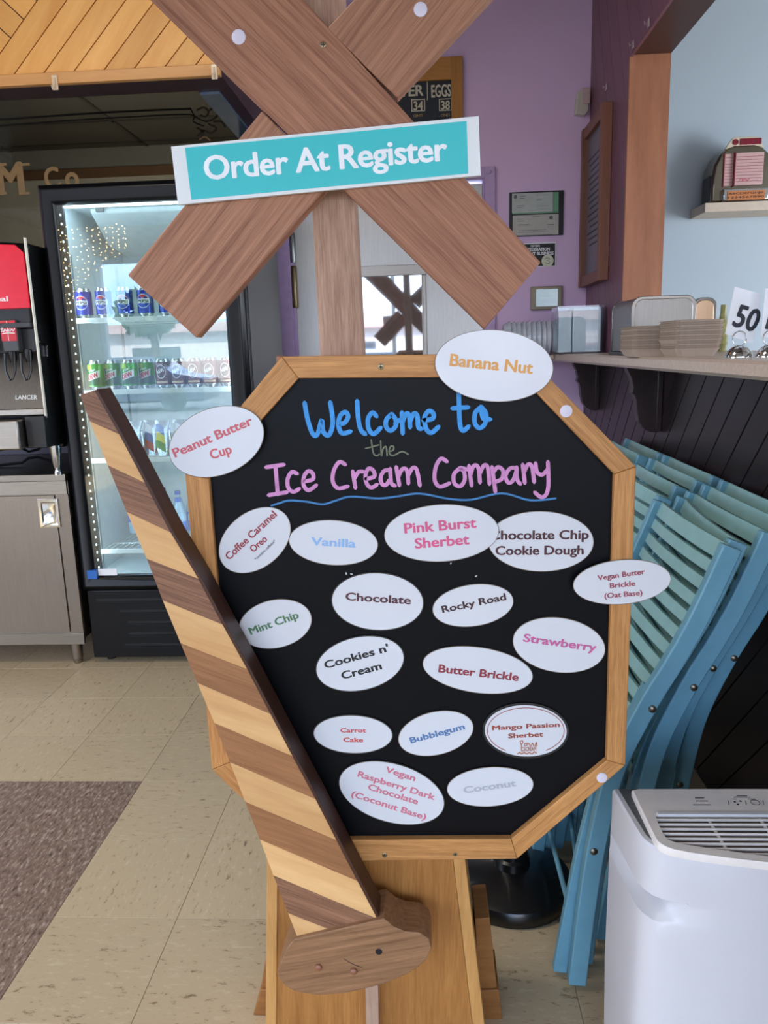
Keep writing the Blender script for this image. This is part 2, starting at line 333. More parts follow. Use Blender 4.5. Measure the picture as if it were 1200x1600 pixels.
# post face at the end of the plum wall and beam over the opening
postm = wood('orange_brown_board', (142, 92, 66), (172, 116, 86), d=(0, 0, 1), scale=5, stretch=7, rough=.45, bump=.05, lines=False)
st(B(XS + .001, XT, YP - .02, YP, 1.25, 2.432).build('trim_2', postm))
st(B(XS + .014, XT, -2.4, YP - .001, 2.432, ZC).build('trim_3', mat('dark_beam', (70, 42, 38), .45)))
reg = [(-.5, 2.425), (YP - .0, 2.425), (YP, ZC), (-.5, ZC)]
tb_ = st(B(XS + .012, XS + .0139, -.5, YP - .002, 2.43, ZC).build('trim_4', MATS['plum_backing']))
planks(reg, (3.42, 1.25), (.42, .907), .135, .003, lambda q: (XS, q[0], q[1]), lambda q: (XS + .012, q[0], q[1]), plum, tb_, range(-2, 40))

# ledge
ledge_m = mat('speckled_laminate', (196, 176, 160), .35, noise=(160, .14))
lz = 1.286
tag(M().prism([(.64, 1.0, lz - .036), (.63, 1.0, lz - .028), (.63, 1.0, lz - .006), (.638, 1.0, lz), (1.2, 1.0, lz), (1.2, 1.0, lz - .036)],
          [(.64, YB - .005, lz - .036), (.63, YB - .005, lz - .028), (.63, YB - .005, lz - .006), (.638, YB - .005, lz), (1.2, YB - .005, lz), (1.2, YB - .005, lz - .036)])
    .build('counter_ledge', ledge_m), 'long beige speckled laminate ledge on top of the dark half wall', 'ledge')
# two scrolled brackets under the ledge
brm = wood('dark_bracket', (44, 34, 34), (56, 43, 43), d=(0, 0, 1), rough=.35, bump=.04)
def corbel(Y, label):
    pr = [(XS, 0), (XS - .125, 0), (XS - .118, -.018), (XS - .104, -.045), (XS - .098, -.075), (XS - .101, -.095), (XS - .092, -.102), (XS - .086, -.12), (XS - .082, -.16), (XS - .074, -.195), (XS - .056, -.22), (XS - .035, -.232), (XS - .01, -.235), (XS, -.23)]
    a = [(x, Y, 1.248 + z) for x, z in pr]; c = [(x, Y + .05, 1.248 + z) for x, z in pr]
    t = thing('ledge_bracket', label, 'bracket', (XS - .05, Y, 1.05), 'brackets under the ledge')
    M().prism(a, c).build('bracket_plate', brm, t, bevel=.002)
    M().box(XS - .02, XS, Y - .02, Y + .07, 1.02, 1.246).build('backing_strip', brm, t, bevel=.003)
corbel(2.80, 'dark scrolled wooden bracket under the ledge, the larger nearer one'); corbel(3.80, 'dark scrolled wooden bracket under the ledge, the smaller one by the purple wall')

# ------------------------------------------------------------ soffit of herringbone boards over the drinks corner
honey = wood('honey_board', (212, 148, 76), (234, 178, 104), d=(.17, 0, .235), scale=4, stretch=8, rough=.42, bump=.04, lines=False)
honey2 = wood('honey_board_cross', (210, 148, 78), (230, 174, 102), d=(.235, 0, -.17), scale=4, stretch=8, rough=.42, bump=.04, lines=False)
honeyr = wood('honey_rail', (196, 140, 84), (214, 158, 98), d=(1, 0, 0), scale=4, stretch=10, rough=.42, bump=.04)
XE = -.70
so = st(B(-2.6, XE, 3.0, 3.14, 2.30, ZC).build('trim_5', mat('dark_purple_wood', (58, 38, 44), .5)))
reg = [(-2.6, 2.336), (XE, 2.336), (XE, ZC), (-2.6, ZC)]
d1 = Vector((.170, .171 * 1.0)); d1 = Vector((.229, .238)).normalized()
n1 = Vector((-d1.y, d1.x))
# main joint line passes through (-1.33,2.576); boards right of it run up-right
c0 = n1.x * -1.33 + n1.y * 2.576
planks(reg, (-1.33, 2.576), (d1.x, d1.y), -.0765, -.0035, lambda q: (q[0], 2.986, q[1]), lambda q: (q[0], 3.0, q[1]), honey, so, [])
def soff(k0, k1):
    for k in range(k0, k1):
        a0, a1 = c0 - (k + 1) * .0795 + .0018, c0 - k * .0795 - .0018
        p = clip(clip(reg, n1.x, n1.y, a0), -n1.x, -n1.y, -a1)
        if len(p) > 2: M().prism([(x, 2.986, z) for x, z in p], [(x, 3.0, z) for x, z in p]).build('plank', honey, so, bevel=.001)
soff(0, 16)
e0 = d1.x * -1.465 + d1.y * 2.583
for k in range(-8, 8):
    a0, a1 = e0 + k * .0795 + .0018, e0 + (k + 1) * .0795 - .0018
    p = clip(clip(clip(reg, d1.x, d1.y, a0), -d1.x, -d1.y, -a1), n1.x, n1.y, c0 + .0018)
    if len(p) > 2:
        ar = abs(sum(p[i][0] * p[(i + 1) % len(p)][1] - p[(i + 1) % len(p)][0] * p[i][1] for i in range(len(p)))) / 2
        if ar > 1e-4: M().prism([(x, 2.986, z) for x, z in p], [(x, 3.0, z) for x, z in p]).build('plank', honey2, so, bevel=.001)
B(-2.6, XE, 2.975, 3.0, 2.296, 2.334).build('bottom_rail', honeyr, so, bevel=.002)
# beam running back from the soffit corner, and dark niche top
st(B(XE - .13, XE, 3.14, YB - .005, 2.302, ZC).build('trim_6', MATS['dark_purple_wood']))
st(B(-2.6, XE - .13, 3.14, YB - .04, 2.66, 2.7).build('trim_7', MATS['dark_purple_wood']))
for px, py, lb in ((86, 128, 'clear adhesive hook at the left of the honey wood soffit rail'), (335, 111, 'clear adhesive hook at the right end of the honey wood soffit rail')):
    p = PY(px, py, 2.974)
    clr = mat('milky_clear_plastic', (214, 190, 160), .2)
    t = thing('adhesive_hook', lb, 'hook', (p.x, 2.974, p.z)); M().box(p.x - .011, p.x + .011, 2.969, 2.9745, p.z - .028, p.z + .022).build('back_plate', clr, t, bevel=.003)
    M().tube([(p.x, 2.969, p.z + .01), (p.x, 2.962, p.z - .018), (p.x, 2.952, p.z - .028), (p.x, 2.945, p.z - .018)], .004, 8).build('hook_arm', clr, t)
# window behind the drinks corner: painted glass, and the dim back room beyond it
MY = YB + .02
mi = bpy.data.objects.new('window_2', None); COL.objects.link(mi); mi.location = (-1.7, MY, 1.35); mi['_o'] = (-1.7, MY, 1.35); st(mi)
B(-2.6, XE - .135, MY, MY + .008, 1.36, 2.66).build('glass_pane', glass('smoky_glass', (194, 194, 190)), mi)
roomw = mat('back_room_wall', (150, 148, 138), .8)
br_ = st(M().box(-4.2, -.2, 7.2, 7.3, 0, 3.25).box(-4.3, -4.2, YB + .15, 7.2, 0, 3.25).box(-.3, -.2, YB + .15, 7.2, 0, 3.25).box(-4.2, -.3, YB + .10, YB + .15, 3.02, 3.25).build('wall_back_room', roomw))
st(B(-4.2, -.3, YB + .15, 7.2, -.1, 0).build('floor_back_room', TB))
brc = st(B(-4.2, -.3, YB + .15, 7.2, 3.14, 3.25).build('ceiling_back_room', mat('back_room_ceiling', (104, 98, 88), .9, noise=(60, .08))))
for i in range(5): B(-4.2, -.3, 4.6 + .61 * i - .014, 4.6 + .61 * i + .014, 3.13, 3.14).build('grid_bar', mat('grid_grey', (72, 68, 60), .6), brc)
for x in (-3.6, -2.38, -1.16): B(x - .014, x + .014, YB + .16, 7.19, 3.13, 3.14).build('grid_bar', MATS['grid_grey'], brc)
st(B(-4.2, -.3, 7.17, 7.2, 2.89, 2.97).build('trim_11', mat('brown_trim2', (128, 96, 70), .5)))
st(B(-4.2, -.3, 7.185, 7.2, 1.0, 2.89).build('trim_12', mat('cream_band', (214, 206, 190), .7)))
gold = mat('gold_paint', (176, 140, 92), .45, noise=(40, .1))
ink = mat('black_paint_line', (20, 16, 12), .4)
def mline(pts, w, m, nm):
    P = [(PY(x, y, MY - .001).x, PY(x, y, MY - .001).z) for x, y in pts]
    ribbon([P], lambda q, l: (q.x, MY - .0022, q.y), w, 0).build(nm, m, mi, recalc=False)
mline([(-60, 190), (0, 187), (100, 180), (200, 174), (298, 170)], .010, ink, 'border_line')
mline([(-60, 199), (0, 196), (100, 189), (200, 183), (296, 179), (302, 190), (318, 197)], .007, ink, 'border_line')
mline([(298, 170), (306, 183), (322, 190)], .006, ink, 'border_line')
orn = [[(308, 172), (318, 168), (326, 174), (322, 182), (314, 180)], [(322, 190), (334, 186), (342, 176), (336, 168), (328, 172)], [(326, 194), (338, 200), (330, 208), (318, 204), (310, 212)],
       [(308, 200), (318, 206), (314, 214)], [(334, 190), (346, 190), (352, 198)]]
for s in orn: mline(s, .010, mat('ornament_paint', (64, 48, 32), .5), 'corner_scroll')
mline([(312, 218), (320, 214), (328, 219)], .008, gold, 'corner_scroll')
def mtext(s, x0, y0, x1, y1, cap, bold, serif=False):
    text_px(s, x0, y0, x1, y1, MY - .0025, cap, gold, mi, bold=bold)
mtext('M', -2, 303, 40, 301, 46, .04)
for px in (0, 36):
    for dy in (0, -45):
        p = PY(px + 2, 302 + dy, MY - .0025); B(p.x - .028, p.x + .028, MY - .003, MY - .002, p.z - .006, p.z + .006).build('letter_serif', gold, mi)
mtext('C', 72, 296, 96, 293, 32, .03); mtext('o', 104, 296, 126, 293, 36, .03)
# glossy underside of the beam, its blue reflection put into the colour
tag(B(XE - .125, XE - .05, 3.16, 3.9, 2.292, 2.301).build('glossy_strip', mat('blue_reflection', (130, 150, 176), .15, metal=.6)), 'narrow slanted glossy strip with painted blue reflection under the beam at the soffit corner', 'panel')

# ------------------------------------------------------------ steel door in the purple wall
ptrim = mat('purple_trim', (190, 162, 206), .45)
dr = st(B(-.66, .31, YB + .02, YB + .06, 0, 2.13).build('door_1', brushed('pale_steel', (206, 206, 204), .38), bevel=.002))
B(-.31, -.005, YB + .012, YB + .02, 1.0, 1.70).build('pane', mat('reflective_pane', (190, 195, 200), .03, metal=.85), dr)
B(-.335, .02, YB + .004, YB + .02, 1.70, 1.752).build('frame_bar', STEELH, dr, bevel=.002)
B(.0, .018, YB + .006, YB + .02, .98, 1.70).build('frame_bar', STEELH, dr, bevel=.002)
B(-.335, -.31, YB + .006, YB + .02, .98, 1.70).build('frame_bar', STEELH, dr, bevel=.002)
for z0, z1, m in ((1.78, 1.93, 'grey_hinge'), (1.555, 1.765, 'bronze_hinge')):
    hm = mat('grey_hinge', (130, 132, 130), .3, metal=1) if m == 'grey_hinge' else mat('bronze_hinge', (120, 104, 78), .3, metal=1)
    p = PY(459, 430, YB)
    M().lathe([(.0, z0), (.014, z0), (.016, z0 + .01), (.016, z1 - .01), (.014, z1), (0, z1)], (p.x, YB + .0, 0), 16).build('hinge', hm, dr)
st(M().box(-.79, -.675, YB - .025, YB, 0, 2.2).box(-.675, -.66, YB - .008, YB + .06, 0, 2.145).build('trim_8', ptrim, bevel=.002))
st(M().box(.318, .37, YB - .02, YB, 0, 2.2).box(.31, .318, YB - .004, YB + .06, 0, 2.145).build('trim_9', ptrim, bevel=.002))
st(B(-.675, .318, YB - .02, YB, 2.148, 2.2).build('trim_10', ptrim, bevel=.002))

# ------------------------------------------------------------ things on the purple wall
# price board in a wooden frame
fx0, fx1, fz0, fz1 = -.45, .213, 2.30, 2.70
pb = thing('price_board', 'dark chalk price board in a honey wood frame high on the purple wall', 'sign', (-.1, YB, 2.3))
hm = wood('frame_oak', (170, 116, 58), (196, 140, 76), d=(1, 0, 0), scale=5, bump=.05)
hmv = wood('frame_oak_vertical', (166, 112, 54), (192, 136, 72), d=(0, 0, 1), scale=5, bump=.05)
for a, c_, m in (((fx0, fz1), (fx1, fz1 - .1), hm), ((fx0, fz0 + .07), (fx1, fz0), hm)):
    M().box(a[0], c_[0], YB - .03, YB, c_[1], a[1]).build('frame_rail', m, pb, bevel=.002)
for x0, x1 in ((fx0, fx0 + .06), (fx1 - .055, fx1)): M().box(x0, x1, YB - .032, YB, fz0, fz1).build('frame_rail', hmv, pb, bevel=.002)
B(fx0 + .05, fx1 - .05, YB - .014, YB, fz0 + .06, fz1 - .09).build('board_panel', mat('navy_board', (26, 32, 44), .5), pb)
ivory = mat('ivory_paint', (206, 198, 176), .5)
text_px('BUTTER', 585, 153, 662, 149, YB - .0155, 15, ivory, pb, bold=.03)
text_px('EGGS', 674, 152, 705, 150, YB - .0155, 17, ivory, pb, bold=.03)
for s, x0, x1, y in (('34', 646, 661, 172), ('38', 689, 703, 171)):
    p0, p1 = PY(x0 - 3, y + 4, YB), PY(x1 + 3, y - 16, YB); M().box(p0.x, p1.x, YB - .0165, YB - .0145, p0.z, p1.z).build('number_card', ivory, pb)
    p0, p1 = PY(x0 - 1.5, y + 2.5, YB), PY(x1 + 1.5, y - 14.5, YB); M().box(p0.x, p1.x, YB - .0172, YB - .0165, p0.z, p1.z).build('number_ground', mat('board_black', (20, 24, 32), .5), pb)
    text_px(s, x0, y, x1, y - .5, YB - .0178, 12, ivory, pb, bold=.03)
    text_px('CENTS', x0, y + 11, x1, y + 10, YB - .0155, 3.5, gold, pb)
p = PY(668, 158, YB); M().box(p.x - .002, p.x + .002, YB - .016, YB - .0145, p.z, p.z + .09).build('divider_line', ivory, pb)
# certificates in a black frame
def wallbox(name, label, cat, x0, y0, x1, y1, t, m, bevel=.002, parent=None, front=0):
    a = PY(x0, y1, YB - t - front); c = PY(x1, y0, YB - t - front)
    r = parent or thing(name, label, cat, ((a.x + c.x) / 2, YB, a.z))
    return r, M().box(a.x, c.x, YB - t - front, YB - front, a.z, c.z).build('panel' if not parent else name, m, r, bevel=bevel)
cf, _ = wallbox('certificate_frame', 'pale certificates in a thin black frame on the purple wall', 'frame', 796, 297, 881, 370, .012, BLACK)
sheet = mat('certificate_sheet', (178, 184, 178), .4); sheet2 = mat('certificate_sheet_lower', (182, 178, 170), .4); grn = mat('certificate_green', (112, 160, 128), .5)
wallbox('upper_sheet', '', '', 800, 300, 864, 333, .001, sheet, 0, cf, .0125); wallbox('lower_sheet', '', '', 801, 334, 873, 369, .001, sheet2, 0, cf, .0125)
wallbox('green_band', '', '', 864, 300, 873, 330, .001, grn, 0, cf, .0125); wallbox('green_band', '', '', 801, 330, 873, 335, .001, grn, 0, cf, .0135)
pr = mat('print_grey', (96, 98, 98), .6)
for x0, y, x1 in ((812, 306, 822), (812, 309, 820), (803, 313, 828), (807, 321, 819), (807, 324, 816), (838, 304, 856), (838, 312, 846), (838, 318, 862), (838, 321, 858), (838, 326, 860), (831, 338, 844), (808, 342, 818), (808, 345, 820), (810, 350, 828), (810, 352, 830), (810, 359, 853), (810, 362, 851), (855, 350, 866), (856, 354, 866), (807, 367, 864)):
    wallbox('print_line', '', '', x0, y, x1, y + 1.1, .0004, pr, 0, cf, .014)
for x, y in ((805.5, 307.5), (861, 340)):
    p = PY(x, y, YB - .0145); M().lathe([(.009, 0), (.009, .0006), (.006, .0007)], (p.x, p.y, p.z), 14, 'Y').build('seal', pr, cf)
mp_, _ = wallbox('member_plaque', 'small black and white member plaque below the certificates', 'sign', 790, 378, 869, 419, .004, WHITE, .001)
wallbox('plaque_ground', '', '', 791, 380, 867.5, 417.5, .001, mat('plaque_black', (22, 22, 22), .5), 0, mp_, .0042)
text_px('MEMBER', 829, 386, 844, 385.6, YB - .0056, 3, WHITE, mp_)
text_px('NATIONAL FEDERATION', 795, 392.5, 859, 391.5, YB - .0056, 4.6, WHITE, mp_, bold=.04)
text_px('INDEPENDENT BUSINESS', 795, 399.5, 865, 398, YB - .0056, 4.6, WHITE, mp_, bold=.04)
p = PY(855.5, 407.5, YB - .0056); M().lathe([(.030, 0), (.030, .0006), (.026, .0007)], (p.x, p.y, p.z), 24, 'Y').build('round_emblem', mat('emblem', (214, 216, 190), .5), mp_)
ribbon([[(851, 405), (855, 403), (860, 405)], [(852, 410), (856, 412), (860, 409)], [(854, 407), (858, 407)]], lambda q, l: PY(q.x, q.y, YB - .0068), .8, 0).build('emblem_mark', pr, mp_, recalc=False)
th, _ = wallbox('thermostat', 'tan thermostat with pale lit screen on the purple wall', 'thermostat', 829, 446, 879, 485, .02, mat('tan_plastic', (150, 140, 118), .4), .006)
wallbox('screen', '', '', 837.5, 451, 872, 479, .002, mat('pale_screen', (190, 212, 224), .12, emit=(190, 215, 225), es=.25), .001, th, .0205)
wallbox('screen_line', '', '', 843, 462, 863, 462.8, .0004, pr, 0, th, .0226)
# alarm box in the corner
t = thing('door_chime', 'small off white plastic alarm box high in the wall corner', 'alarm', (.8, YB, 2.4))
a = PY(899, 180, YB - .05); c = PY(920, 137, YB - .05)
M().prism([(a.x, YB - .04, a.z + .01), (XS - .03, YB - .05, a.z), (XS - .012, YB - .03, a.z + .02), (XS - .012, YB - .03, c.z - .02), (XS - .03, YB - .05, c.z), (a.x + .01, YB - .04, c.z - .01)],
          [(a.x, YB, a.z + .01), (XS - .03, YB, a.z), (XS - .012, YB, a.z + .02), (XS - .012, YB, c.z - .02), (XS - .03, YB, c.z), (a.x + .01, YB, c.z - .01)]).build('alarm_case', mat('old_white', (200, 194, 182), .4), t, bevel=.006)
B(a.x + .03, a.x + .07, YB - .052, YB - .045, a.z + .05, a.z + .12).build('lens', mat('pinkish_lens', (196, 168, 168), .3), t, bevel=.003)
# framed notice on the plum wall
fr = thing('framed_notice', 'tall brown wooden frame with grey sheet on the plum side wall', 'frame', (XS, 3.9, 1.6))
fm = wood('brown_frame', (124, 82, 66), (146, 98, 80), d=(0, 0, 1), scale=6, bump=.05)
y0, y1, z0, z1 = 3.66, 4.12, 1.605, 2.34
for q in ((y0, y0 + .045, z0, z1), (y1 - .045, y1, z0, z1)): B(XS - .045, XS - .001, *q).build('frame_rail', fm, fr, bevel=.002)
for q in ((y0 + .045, y1 - .045, z0, z0 + .05), (y0 + .045, y1 - .045, z1 - .05, z1)): B(XS - .04, XS - .001, *q).build('frame_rail', fm, fr, bevel=.002)
B(XS - .02, XS - .001, y0 + .045, y1 - .045, z0 + .05, z1 - .05).build('sheet', mat('grey_sheet', (112, 108, 114), .4), fr)
for k in range(15): B(XS - .0215, XS - .0205, y0 + .07, y1 - .07 - .03 * (k % 3), z1 - .16 - .028 * k, z1 - .156 - .028 * k + .004).build('text_line', mat('sheet_print', (66, 62, 68), .6), fr)
for px, py in ((947, 136), (989, 70), (1013, 36)):
    p = PX(px, py, XS - .004); t = thing('adhesive_clip', {947: 'tiny clear clip above the brown framed notice', 989: 'tiny clear clip on the lower end of the beam over the opening', 1013: 'tiny clear clip on the upper end of the beam over the opening'}[px], 'clip', (XS, p.y, p.z))
    M().box(XS - .006, XS - .0005, p.y - .012, p.y + .012, p.z - .014, p.z + .014).build('clip_plate', mat('clear_grey_plastic', (170, 150, 155), .15), t, bevel=.002)
    M().tube([(XS - .006, p.y, p.z + .004), (XS - .016, p.y, p.z - .004), (XS - .018, p.y, p.z + .006)], .002, 6).build('clip_hook', MATS['clear_grey_plastic'], t)
# screw hook above the door trim
p = PY(764, 270, YB); t = tag(M().tube([(p.x - .012, YB, p.z - .006), (p.x - .012, YB - .02, p.z - .006), (p.x, YB - .024, p.z - .01), (p.x + .012, YB - .02, p.z), (p.x + .006, YB - .02, p.z + .008)], .003, 8).build('screw_hook', mat('lilac_hook', (178, 160, 190), .3)), 'tiny lilac painted hook above the corner of the door frame', 'hook')

# ------------------------------------------------------------ fridge
FX0, FX1, FY0, FY1, FZ1 = -1.498, -.705, 3.2, 3.93, 2.0
fr = thing('display_fridge', 'tall black glass door drinks fridge with lit white interior', 'fridge', (-1.1, 3.5, 0))
fbk = mat('fridge_black', (15, 16, 19), .3, spec=.3); fint = mat('fridge_lining', (214, 224, 226), .45)
fsd = mat('fridge_side_grey', (74, 74, 78), .3, metal=.3)
GX0, GX1, GZ0, GZ1 = -1.435, -.79, .41, 1.925
M().box(FX0, FX0 + .035, FY0, FY1, .36, FZ1).box(FX1 - .035, FX1, FY0, FY1, .36, FZ1).box(FX0 + .035, FX1 - .035, FY0, FY1, FZ1 - .05, FZ1).box(FX0 + .035, FX1 - .035, FY1 - .04, FY1, .36, FZ1 - .05).box(FX0 + .035, FX1 - .035, FY0, FY1, .36, .39).build('cabinet_shell', fbk, fr, bevel=.003)
B(FX1, FX1 + .002, FY0 + .02, FY1, .1, FZ1).build('side_panel', fsd, fr)
M().box(FX0 + .036, FX0 + .05, FY0, FY1 - .045, .39, FZ1 - .05).box(FX1 - .05, FX1 - .036, FY0, FY1 - .045, .39, FZ1 - .05).box(FX0 + .05, FX1 - .05, FY1 - .055, FY1 - .041, .39, FZ1 - .05).box(FX0 + .05, FX1 - .05, FY0, FY1 - .055, FZ1 - .064, FZ1 - .051).box(FX0 + .05, FX1 - .05, FY0, FY1 - .055, .391, .405).build('inner_lining', fint, fr)
# door
dy = FY0 - .05
dm = M()
def rail(poly):  # rounded profile bar between two mitred corners
    pass
o4 = [(FX0, .345), (FX1, .345), (FX1, FZ1), (FX0, FZ1)]; m4 = [(FX0 + .02, .365), (FX1 - .02, .365), (FX1 - .02, FZ1 - .02), (FX0 + .02, FZ1 - .02)]
i4 = [(GX0 - .012, GZ0 - .012), (GX1 + .012, GZ0 - .012), (GX1 + .012, GZ1 + .012), (GX0 - .012, GZ1 + .012)]; g4 = [(GX0, GZ0), (GX1, GZ0), (GX1, GZ1), (GX0, GZ1)]
rings = [[(x, y, z) for x, z in p] for p, y in ((o4, FY0 - .003), (o4, dy + .02), (m4, dy), (i4, dy + .012), (g4, dy + .03), (g4, FY0 - .003))]
dm.loop(rings, caps=False)
door = dm.build('door', fbk, fr, bevel=.004)
B(GX0 - .002, GX1 + .002, dy + .022, dy + .028, GZ0, GZ1).build('pane', glass('fridge_glass', (240, 248, 248), ior=2.1), door)
ledm = mat('led_dot', (255, 255, 255), .5, emit=(235, 245, 255), es=3)
B(GX0 + .001, GX0 + .022, dy + .034, dy + .05, GZ0, GZ1).build('led_strip', mat('led_strip_base', (40, 44, 44), .4), door)
b = M()
for k in range(44):
    z = GZ0 + .03 + k * .0336; b.box(GX0 + .010, GX0 + .014, dy + .030, dy + .0345, z, z + .008)
stuff(b.build('led_dots', ledm, door))
B(FX0 + .06, FX1 - .06, FY0 + .02, FY0 + .05, FZ1 - .075, FZ1 - .066).build('top_lamp', mat('fridge_lamp', (255, 255, 255), .5, emit=(225, 240, 255), es=14), fr)
B(FX0 + .055, FX0 + .068, FY0 + .005, FY0 + .03, .43, FZ1 - .1).build('side_lamp', MATS['fridge_lamp'], fr)
B(FX1 - .068, FX1 - .055, FY0 + .005, FY0 + .03, .43, FZ1 - .1).build('side_lamp', MATS['fridge_lamp'], fr)
# louvred base
lb = B(FX0 + .01, FX1 - .01, FY0 - .02, FY1, .03, .34).build('base_housing', fbk, fr, bevel=.004)
slot = mat('slot_black', (4, 4, 5), .6)
for k, (w0, w1) in enumerate(((.03, .0), (.13, .1), (.16, .13), (.16, .13), (.14, .1))):
    z = .295 - k * .052
    M().box(FX0 + .02 + w0, FX1 - .03 - w1, FY0 - .026, FY0 - .02, z - .011, z - .005).build('louvre_lip', fbk, fr, bevel=.001)
    M().box(FX0 + .02 + w0, FX1 - .03 - w1, FY0 - .0215, FY0 - .0195, z - .004, z + .008).build('louvre_slot', slot, fr)
for x in (FX0 + .06, FX1 - .06):
    for y in (FY0 + .05, FY1 - .06): M().lathe([(.02, 0), (.02, .03)], (x, y, 0), 12).build('foot', BLACK, fr)
# small stickers on the door
B(GX0 - .03, GX0 + .012, dy + .003, dy + .0215, GZ0 - .01, GZ0 + .028).build('blue_sticker', mat('blue_sticker', (40, 100, 180), .4), door)
B(GX0 + .013, GX0 + .095, dy + .018, dy + .0215, GZ0 + .001, GZ0 + .03).build('white_sticker', WHITE, door)
# evaporator unit under the fridge ceiling
ev = M(); x0, x1 = -1.36, -.76; zt = FZ1 - .064
pr_ = [(FY0 + .12, zt), (FY0 + .12, zt - .02), (FY0 + .28, zt - .13), (FY0 + .58, zt - .16), (FY0 + .6, zt)]
ev.prism([(x0, y, z) for y, z in pr_], [(x1, y, z) for y, z in pr_])
evo = ev.build('cooling_unit', mat('cooler_plastic', (190, 200, 200), .45), fr, bevel=.008)
fc = (-1.06, FY0 + .42, zt - .15)
M().lathe([(.105, .01), (.105, -.018), (.092, -.02), (.09, .004)], fc, 32).build('fan_ring', MATS['cooler_plastic'], evo)
b = M()
for k in range(22):
    t = k * math.pi / 11; b.bar([(fc[0] + .02 * math.cos(t), fc[1] + .02 * math.sin(t), fc[2] - .014), (fc[0] + .09 * math.cos(t + .4), fc[1] + .09 * math.sin(t + .4), fc[2] - .014)], .005, .003, (0, 0, 1))
for r in (.022, .045, .068): b.lathe([(r, -.016), (r + .004, -.016), (r + .004, -.012), (r, -.012), (r, -.016)], fc, 24)
stuff(b.build('fan_grille', mat('grille_dark', (120, 128, 120), .5), evo))
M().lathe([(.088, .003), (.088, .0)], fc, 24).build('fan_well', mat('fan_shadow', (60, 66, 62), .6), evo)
B(-1.33, -1.30, FY0 + .105, FY0 + .121, zt - .018, zt - .002).build('sensor', mat('sensor_grey', (90, 92, 92), .5), evo)
# thermometer tube on the left wall
# shelves and price rails
shm = mat('shelf_white', (226, 232, 232), .35)
SH = [PY(240, y, FY0 + .05).z for y in (497, 610, 717, 859)]
for zi, z in enumerate(SH):
    s = M().box(FX0 + .055, FX1 - .055, FY0 + .04, FY0 + .05, z - .012, z + .008).build('shelf', shm, fr, bevel=.002)
    b = M()
    for k in range(26):
        x = FX0 + .07 + k * .0258; b.box(x - .0015, x + .0015, FY0 + .05, FY1 - .07, z - .002, z + .001)
    for y in (.2, .4, .6): b.box(FX0 + .06, FX1 - .06, FY0 + y, FY0 + y + .006, z - .008, z - .002)
    stuff(b.build('shelf_wires', shm, s))
for x in (FX0 + .052, FX1 - .056):
    q = M()
    for y in (FY0 + .07, FY0 + .56): q.box(x, x + .004, y, y + .018, .42, 1.75)
    q.build('shelf_standard', mat('standard_grey', (150, 160, 160), .4, metal=.4), fr)
# cans
can_prof = [(.0, .002), (.024, 0), (.0265, .004), (.033, .013), (.033, .104), (.0325, .108), (.0265, .118), (.0265, .1215), (.0255, .1215), (.025, .119), (.0, .119)]
def cyl_patch(c, r, z0, z1, a0, a1, m, parent, name, n=10):
    b = M(); vs = []
    for k in range(n + 1):
        t = a0 + (a1 - a0) * k / n
        for z in (z0, z1): vs.append((c[0] + r * math.sin(t), c[1] - r * math.cos(t), c[2] + z))
    b.add(vs, [(2 * k, 2 * k + 2, 2 * k + 3, 2 * k + 1) for k in range(n)]); return b.build(name, m, parent, recalc=False)
def wrapper(c, r, z):
    def w(p):
        a = (p.x - c[0]) / r; return Vector((c[0] + r * math.sin(a), c[1] - r * math.cos(a), p.z))
    return w
def disc_on(c, r, zc, ra, rb, m, parent, name, half=None, lift=0):
    b = M(); vs = [(0, 0)]; n = 28
    rng = [2 * math.pi * k / n for k in range(n)]
    if half == 'top': rng = [math.pi * k / 14 for k in range(15)]
    if half == 'bot': rng = [math.pi + math.pi * k / 14 for k in range(15)]
    vs = [(ra * math.cos(t), rb * math.sin(t)) for t in rng]
    if half: vs = [(x * .97, y * .97 + (.18 * rb if half == 'top' else -.18 * rb) * (1 - abs(y) / rb)) for x, y in vs]
    cc = (0, (.3 * rb if half == 'top' else -.3 * rb if half else 0)); V = [cc] + vs
    w = wrapper(c, r + lift, 0); P = [w(Vector((c[0] + x, 0, c[2] + zc + z))) for x, z in V]
    k = len(vs); f = [(0, i + 1, i + 2) for i in range(k - 1)] + ([(0, k, 1)] if not half else [])
    b.add(P, f); return b.build(name, m, parent, recalc=False)
alu = mat('can_aluminium', (190, 195, 200), .25, metal=1)
